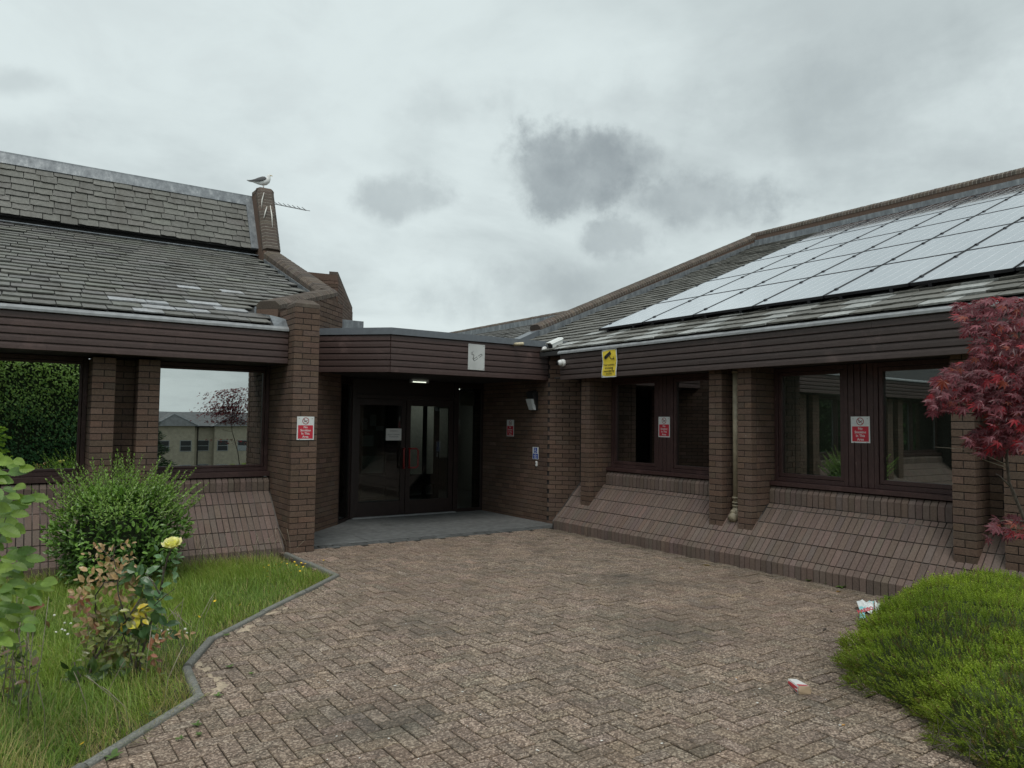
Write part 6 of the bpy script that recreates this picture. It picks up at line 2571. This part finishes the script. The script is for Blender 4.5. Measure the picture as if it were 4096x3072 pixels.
# ================================================================== GULL
gc = np.array([GX - .01, 15.17, E4[2] + .004])
fx, lx = _r.copy(), None
fx[2] = 0
fx /= np.linalg.norm(fx)
lx = np.cross((0, 0, 1.0), fx)
Mg = frame_M(gc, fx, lx, (0, 0, 1))
gull = thing('seagull', 'grey-backed white gull standing on top of the brick gable', 'bird', M=Mg)
path = [(-.285, .152, .006), (-.25, .148, .016), (-.18, .138, .032), (-.10, .128, .052), (-.03, .126, .067), (.03, .138, .074), (.072, .165, .066), (.092, .203, .048), (.096, .238, .037), (.101, .265, .0345), (.106, .284, .024), (.108, .295, .008)]
V, F = tube_data([(x, 0, z) for x, z, r in path], [r for *_, r in path], 16)
fix_mk('body', [(v[0], v[1] * .86, v[2]) for v in V], F, MAT['gull_white'], gull, smooth=True, local=True)
for s_ in (-1, 1):
    wp = [(.072, .185, .010), (.045, .19, .034), (.0, .18, .046), (-.08, .165, .040), (-.17, .152, .024), (-.24, .150, .014), (-.33, .158, .004)]
    V, F = tube_data([(x, 0, z) for x, z, r in wp], [r for *_, r in wp], 12)
    fix_mk('wing', [(v[0], s_ * (.048 + .024 * math.exp(-((v[0] + .02) / .12) ** 2)) * (1 if v[0] > -.2 else max(.25, 1 - (-.2 - v[0]) * 5)) + v[1] * .30, v[2]) for v in V], F, MAT['gull_grey'], gull, smooth=True, local=True)
    tip = [(-.19, .150, .012), (-.26, .152, .012), (-.345, .160, .003)]
    V, F = tube_data([(x, 0, z) for x, z, r in tip], [r for *_, r in tip], 8)
    fix_mk('wing_tip', [(v[0], s_ * .02 + v[1] * .5, v[2] + .002) for v in V], F, MAT['gull_black'], gull, smooth=True, local=True)
    tube('leg', [(.0, s_ * .022, .075), (-.004, s_ * .022, .035), (0, s_ * .022, .0)], .0045, MAT['gull_leg'], gull, 6, local=True)
    fix_mk('foot', [(-.01, s_ * .022, 0), (.04, s_ * .022 - .018, 0), (.045, s_ * .022, 0), (.04, s_ * .022 + .018, 0), (.0, s_ * .022, .008)], [[0, 1, 4], [1, 2, 4], [2, 3, 4], [3, 0, 4], [0, 3, 2, 1]], MAT['gull_leg'], gull, local=True)
    V, F = lathe_data([(.001, -.004), (.004, 0), (.001, .004)], 8)
    mk('eye', [(.118 + v[0] * 1, s_ * .027 + v[1], .272 + v[2]) for v in V], F, MAT['gull_black'], gull, smooth=True, local=True)
tube('beak', [(.128, 0, .268), (.155, 0, .264), (.172, 0, .258), (.176, 0, .250)], [.011, .008, .006, .002], MAT['gull_beak'], gull, 8, local=True)
tube('tail', [(-.20, 0, .142), (-.28, 0, .146), (-.32, 0, .147)], [.02, .016, .006], MAT['gull_white'], gull, 8, local=True)
# droppings below the perch
for (pts_, w) in (([(1056, 770), (1048, 800), (1046, 830)], .010), ([(1068, 826), (1062, 845), (1055, 872)], .012), ([(1081, 822), (1087, 860), (1090, 910)], .014)):
    pp = []
    for (x, y) in pts_:
        dv_ = ray(x, y)
        # plane of the steep coping face
        pA, pB = np.array(E2), np.array(E3)
        dr_ = (pB - pA) / np.linalg.norm(pB - pA)
        nrm_ = np.array([0, -dr_[2], dr_[1]])
        t = ((pA - CAMPOS) @ nrm_ + .032) / (dv_ @ nrm_)
        pp.append(CAMPOS + dv_ * t)
    tube('dropping_streak', pp, [w * .5, w, w * .4], MAT['dropping'], cop, 5)

# ================================================================== LITTER


def gpt(px, py, z=0.0):
    d_ = ray(px, py)
    return CAMPOS + d_ * ((z - CAMPOS[2]) / d_[2])


# crushed food carton
a0, a1 = gpt(3165, 2735), gpt(3225, 2785)
dv_ = (a1 - a0)
Lc = float(np.linalg.norm(dv_))
dv_ /= Lc
sv = np.array([-dv_[1], dv_[0], 0])
M = frame_M((a0 + a1) / 2, tuple(dv_), tuple(sv), (0, 0, 1))
cart = thing('food_carton', 'empty red and white cardboard food carton lying on the paving', 'litter', M=M)
l2 = .088
V = [(-l2, -.030, .002), (l2, -.040, .002), (l2, .040, .002), (-l2, .030, .002), (-l2, -.028, .040), (l2 * .92, -.036, .052), (l2 * .92, .034, .052), (-l2, .026, .038), (l2, -.044, .025), (l2, .044, .025), (-l2, -.034, .02), (-l2, .033, .02)]
F = [[3, 2, 1, 0], [0, 1, 8, 10], [10, 8, 5, 4], [4, 5, 6, 7], [2, 3, 11, 9], [9, 11, 7, 6], [0, 10, 4], [0, 4, 7, 3], [3, 7, 11]]
fix_mk('card', V, F, MAT['card_white'], cart, local=True)
fix_mk('end_flap', [(l2 + .001, -.039, .003), (l2 + .001, .039, .003), (l2 + .004, .043, .025), (l2 * .93, .034, .052), (l2 * .93, -.036, .052), (l2 + .004, -.043, .025)], [[0, 1, 2, 3, 4, 5]], MAT['cardboard'], cart, local=True)
fix_mk('side_stripe', [(-l2 * .95, -.0325, .010), (l2 * .9, -.0425, .010), (l2 * .9, -.0432, .024), (l2 * .86, -.039, .042), (-l2 * .9, -.0305, .033), (-l2 * .95, -.035, .021)], [[0, 1, 2, 5], [5, 2, 3, 4]], MAT['card_red'], cart, local=True)
fix_mk('top_print', [(l2 * .40, -.030, .0492), (l2 * .88, -.034, .0525), (l2 * .88, .032, .0525), (l2 * .62, .026, .0505)], [[0, 1, 2, 3]], MAT['card_red'], cart, local=True)
fix_mk('torn_flap', [(-l2, -.030, .022), (-l2, .030, .022), (-l2 - .022, .026, .030), (-l2 - .018, -.024, .034), (-l2 - .012, 0, .037)], [[0, 1, 2, 4, 3]], MAT['cream_plastic'], cart, local=True)

# sweet wrapper: crumpled foil
wrp = thing('sweet_wrapper', 'crumpled pale blue and white sweet wrapper beside the heather', 'litter', tuple(gpt(3470, 2440)))


def crumple(name, px0, px1, py0, py1, D0, mat, p, nx=5, ny=4, amp=.012, tri=None):
    V, F = [], []
    for j in range(ny + 1):
        for i in range(nx + 1):
            x, y = px0 + (px1 - px0) * i / nx + jit(2), py0 + (py1 - py0) * j / ny + jit(2)
            if tri:
                x, y = tri(x, y, i / nx, j / ny)
            q = gpt(x, y, .03)
            q[2] = .012 + .05 * (1 - j / ny) + abs(jit(amp))
            V.append(q)
    for j in range(ny):
        for i in range(nx):
            a = j * (nx + 1) + i
            F.append([a, a + 1, a + nx + 2, a + nx + 1])
    return mk(name, V, F, mat, p)


crumple('foil', 3428, 3490, 2424, 2446, 0, MAT['foil_white'], wrp, tri=lambda x, y, a, b: (x + b * 22 * (1 - a), y))
crumple('foil_print', 3470, 3494, 2422, 2440, 0, MAT['foil_cyan'], wrp, 3, 3)
crumple('foil_print', 3438, 3462, 2448, 2472, 0, MAT['foil_cyan'], wrp, 3, 3)
crumple('foil', 3502, 3524, 2430, 2458, 0, MAT['foil_white'], wrp, 4, 4, .02)
pw = gpt(3462, 2440, .07)
u_ = Vector(tuple(_r * math.cos(.32) + _u * math.sin(.32)))
n_ = Vector(tuple(-_f + np.array([0, 0, .8]))).normalized()
u_ = (u_ - n_ * u_.dot(n_)).normalized()
Mt = frame_M(pw, u_, n_.cross(u_), n_)
tx = text('HARIBO', .042, wrp.matrix_basis.inverted() @ Mt, MAT['sign_red'], wrp, fat=.002)

# cigarette ends, twigs, dead leaves, plastic scrap
plain('butt_orange', (.60, .33, .10), .8)
for (x, y, a, lb) in ((3365, 2900, -.4, 'orange and white cigarette end near the bottom right'), (2945, 2715, .5, 'small cigarette end left of the food carton')):
    p = gpt(x, y, .005)
    u_ = np.array([math.cos(a), math.sin(a), 0])
    s = thing('cigarette_end', lb, 'litter', tuple(p))
    tube('filter', [p, p + u_ * .022], .004, MAT['butt_orange'], s, 8)
    tube('paper', [p - u_ * .014, p], .0041, MAT['paper'], s, 8)
for (x, y, L, a, r_, lb, mt) in ((3300, 2518, .075, .3, .007, 'dark twig lying on the paving left of the heather', 'bark'), (3325, 2660, .16, -.9, .0022, 'thin pale grass stalk on the paving left of the heather', 'stem_pale'),
                                 (3450, 2360, .13, .2, .003, 'pale twig lying along the plinth foot', 'stem_pale'), (3360, 2405, .10, .5, .003, 'thin dry stem on the paving near the wrapper', 'stem_pale'), (3325, 2445, .03, 1.0, .009, 'dark scrap of bark on the paving above the twig', 'bark')):
    p = gpt(x, y, r_)
    u_ = np.array([math.cos(a), math.sin(a), 0])
    s = tube('twig', [p - u_ * L / 2, p + np.array([0, .006, .004]), p + u_ * L / 2], [r_ * .7, r_, r_ * .5], MAT[mt], None, 6)
    tag(s, lb, 'twig')
for (x, y, L, c, lb) in ((3345, 2368, .09, (.34, .20, .08), 'dry orange leaf scrap in front of the plinth'), (3240, 2315, .06, (.30, .20, .12), 'brown dead leaf at the plinth foot below the second bay'), (2260, 2160, .09, (.20, .13, .08), 'brown dead leaf at the far end of the plinth'),
                         (2715, 2270, .07, (.36, .22, .09), 'tan dead leaf near the plinth middle'), (2845, 2262, .12, (.40, .30, .17), 'curled pale dead leaf below the downpipe'), (2440, 2160, .07, (.22, .15, .1), 'dark dead leaf on the paving near the porch')):
    p = gpt(x, y, .004)
    mtx = frames(np.array([p]), np.array([[math.cos(L * 70), math.sin(L * 70), .05]]), np.array([[0.1, .1, 1.0]]), np.array([L]), np.array([L * .5]))[0]
    o = bpy.data.objects.new('dead_leaf', T_OVATE.mesh())
    o.matrix_basis = Matrix(mtx.tolist())
    o.color = (*c, 1)
    COL.objects.link(o)
    tag(o, lb, 'leaf')
s = thing('plastic_scrap', 'crumpled clear plastic scrap beside the far end of the plinth', 'litter', tuple(gpt(2328, 2130)))
V, F = lathe_data([(.09, 0), (.10, .02), (.06, .045), (.01, .05)], 9)
pp = gpt(2328, 2130)
plain('clear_plastic', (.62, .66, .68), .15)
mk('film', [pp + np.array(v) * (1 + jit(.25)) for v in V], F, MAT['clear_plastic'], s)

# pale specks: droppings, chewing gum and grit on the paving
n = 110
xs = rng.uniform(1200, 3500, n)
ys = rng.uniform(2180, 3060, n)
VV, FF = [], []
for x, y in zip(xs, ys):
    p = gpt(x, y, .0)
    if not in_paving(p[0], p[1]) or p[0] > 7.28:
        continue
    r_ = wl(.002, .0065) * (1.6 if rng.uniform() < .08 else 1)
    el_ = wl(.5, 1.8)
    o = len(VV)
    k = 7
    for i in range(k):
        t = 2 * math.pi * i / k
        VV.append(p + np.array([math.cos(t) * r_ * el_ * (1 + jit(.2)), math.sin(t) * r_ * (1 + jit(.2)), .0045]))
    VV.append(p + np.array([0, 0, .007]))
    FF += [[o + i, o + (i + 1) % k, o + k] for i in range(k)]
sp = mk('pale_specks', VV, FF, MAT['dropping'])
tag(sp, kind='stuff')

# ================================================================== WHAT THE WINDOWS MIRROR (stands behind the camera)
hd = thing('ivy_hedge', 'tall dark green clipped hedge seen mirrored in the left window', 'hedge', (-1.5, -4.6, -.3))
box('inner_mass', -7, 2.2, -6.2, -4.7, -.3, 3.3, MAT['bush_core'], hd)
n = 24000
P_ = np.stack([rng.uniform(-7, 2.35, n), -4.62 + rng.normal(0, .10, n), rng.uniform(-.3, 3.45, n)], 1)
topm = rng.uniform(size=n) < .15
P_[topm, 1] = rng.uniform(-6.2, -4.6, topm.sum())
P_[topm, 2] = 3.35 + rng.normal(0, .07, topm.sum())
P_[:, 1] += .12 * np.sin(P_[:, 0] * 3) * np.sin(P_[:, 2] * 4)
Dh = unit_rand(n) * .6 + np.array([.2, .5, -.5])
Mh = frames(P_, Dh, np.array([0, 1.0, .5]) + unit_rand(n) * .5, rng.uniform(.06, .11, n), rng.uniform(.04, .06, n))
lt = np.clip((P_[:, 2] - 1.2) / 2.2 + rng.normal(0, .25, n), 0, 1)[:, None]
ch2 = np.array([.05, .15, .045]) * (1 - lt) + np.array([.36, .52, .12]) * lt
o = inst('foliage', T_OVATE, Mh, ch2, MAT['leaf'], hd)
o['kind'] = 'stuff'

h2 = thing('added_hedge', 'dark hedge added out of view to darken the right window reflections', 'hedge', (-12, 2, -.3))  # added out of view: keeps bright sky out of the right windows' reflections
box('inner_mass', -13.2, -12.1, -8, 9.3, -.3, 3.8, MAT['bush_core'], h2)
n = 5000
P_ = np.stack([-12.05 + rng.normal(0, .12, n), rng.uniform(-8, 9.3, n), rng.uniform(-.3, 4.0, n)], 1)
Mh = frames(P_, unit_rand(n) * .6 + np.array([.5, .2, -.5]), np.array([1.0, 0, .5]) + unit_rand(n) * .5, rng.uniform(.12, .22, n), rng.uniform(.08, .14, n))
o = inst('foliage', T_OVATE, Mh, np.array([.05, .10, .03]) * np.exp(rng.normal(0, .35, (n, 1))), MAT['leaf'], h2)
o['kind'] = 'stuff'

cf = thing('conifer', 'dark small conifer mirrored at the left of the second window', 'tree', (5.4, -14, -1.6))
tube('trunk', [(5.4, -14, -1.7), (5.4, -14, 1.9)], [.09, .02], MAT['bark'], cf, 8)
n = 5200
tz = rng.uniform(0, 1, n) ** .8
rr = (1 - tz) * 1.35 * (.75 + .3 * np.sin(tz * 40)) * rng.uniform(.35, 1.0, n) + .03
aa = rng.uniform(0, 2 * np.pi, n)
P_ = np.stack([5.4 + rr * np.cos(aa), -14 + rr * np.sin(aa), -1.5 + tz * 3.75 - rr * .15], 1)
Dc = np.stack([np.cos(aa), np.sin(aa), np.full(n, .15)], 1) + unit_rand(n) * .35
Mc = frames(P_, Dc, np.array([0, 0, 1.0]) + unit_rand(n) * .4, rng.uniform(.15, .32, n) * (1.1 - tz), rng.uniform(.04, .08, n))
o = inst('crown', T_OVATE, Mc, np.array([.030, .060, .030]) * np.exp(rng.normal(0, .3, (n, 1))), MAT['leaf'], cf)
o['kind'] = 'stuff'

ho = thing('opposite_house', 'two-storey rendered house block mirrored in the second left window', 'building', (20, -72, -6))
HY = -70.0
HZ = -.55
box('wall', 4, 36, HY - 9, HY, -6.5, 1.42, MAT['render_wall'], ho, c=.02)
prism('roof', [(HY + .5, 1.40), (HY - 4.5, 3.05), (HY - 9.5, 1.40)], 0, 3.5, 36.5, MAT['far_slate'], ho)
for cx in (10.0, 16.3, 22.6, 28.9):
    box('bay', cx - 2.1, cx + 2.1, HY, HY + .9, -6.5, 1.40, MAT['render_wall'], ho, c=.02)
    fix_mk('bay_roof', [(cx - 2.5, HY + 1.3, 1.38), (cx + 2.5, HY + 1.3, 1.38), (cx, HY + .2, 2.75), (cx, HY - 4.3, 2.9), (cx - 2.5, HY - .4, 1.38), (cx + 2.5, HY - .4, 1.38)],
           [[0, 1, 2], [0, 2, 3, 4], [1, 5, 3, 2], [0, 4, 5, 1], [4, 3, 5]], MAT['far_slate'], ho)
    for sg in (-1, 1):
        fix_mk('hip_flashing', [(cx + sg * 2.52, HY + 1.32, 1.42), (cx + sg * 2.38, HY + 1.36, 1.42), (cx - sg * .07, HY + .24, 2.80), (cx + sg * .07, HY + .2, 2.82)], [[0, 1, 2, 3]], MAT['lead'], ho)
box('fascia_gutter', 3.6, 36.4, HY + .25, HY + .45, 1.24, 1.38, MAT['soffit'], ho)
for cx in (10.0, 16.3, 22.6, 28.9):
    for dx, yy_ in ((-1.15, HY + .9), (1.15, HY + .9), (3.2, HY)):
        for z0 in (-.85, -3.6):
            wv = bpy.data.objects.new('window', None)
            link(wv, ho)
            box('frame', cx + dx - .62, cx + dx + .62, yy_ - .02, yy_ + .05, z0 - .62, z0 + .62, MAT['gutter_grey'], wv)
            box('pane', cx + dx - .55, cx + dx + .55, yy_ + .045, yy_ + .06, z0 + .02, z0 + .55, MAT['black_plastic'], wv)
            box('pane', cx + dx - .55, cx + dx + .55, yy_ + .045, yy_ + .06, z0 - .55, z0 - .04, MAT['black_plastic'] if rng.uniform() < .5 else MAT['gutter_grey'], wv)
    tube('downpipe', [(cx + 2.6, HY + .06, -6.4), (cx + 2.6, HY + .06, 1.3)], .06, MAT['soffit'], ho, 8)

for o in ho.children:
    o.location.z += HZ

# ------------------------------------------------------------------ lettering becomes mesh
bpy.context.view_layer.update()
dg = bpy.context.evaluated_depsgraph_get()
for o in [q for q in bpy.data.objects if q.type == 'FONT']:
    me = bpy.data.meshes.new_from_object(o.evaluated_get(dg))
    me.name = 'lettering'
    white_col(me)
    q = bpy.data.objects.new('lettering', me)
    q.matrix_basis = o.matrix_basis.copy()
    par = o.parent
    nm = o.name
    bpy.data.objects.remove(o)
    link(q, par, local=True)
wd.cycles.sampling_method = 'MANUAL'
wd.cycles.sample_map_resolution = 512
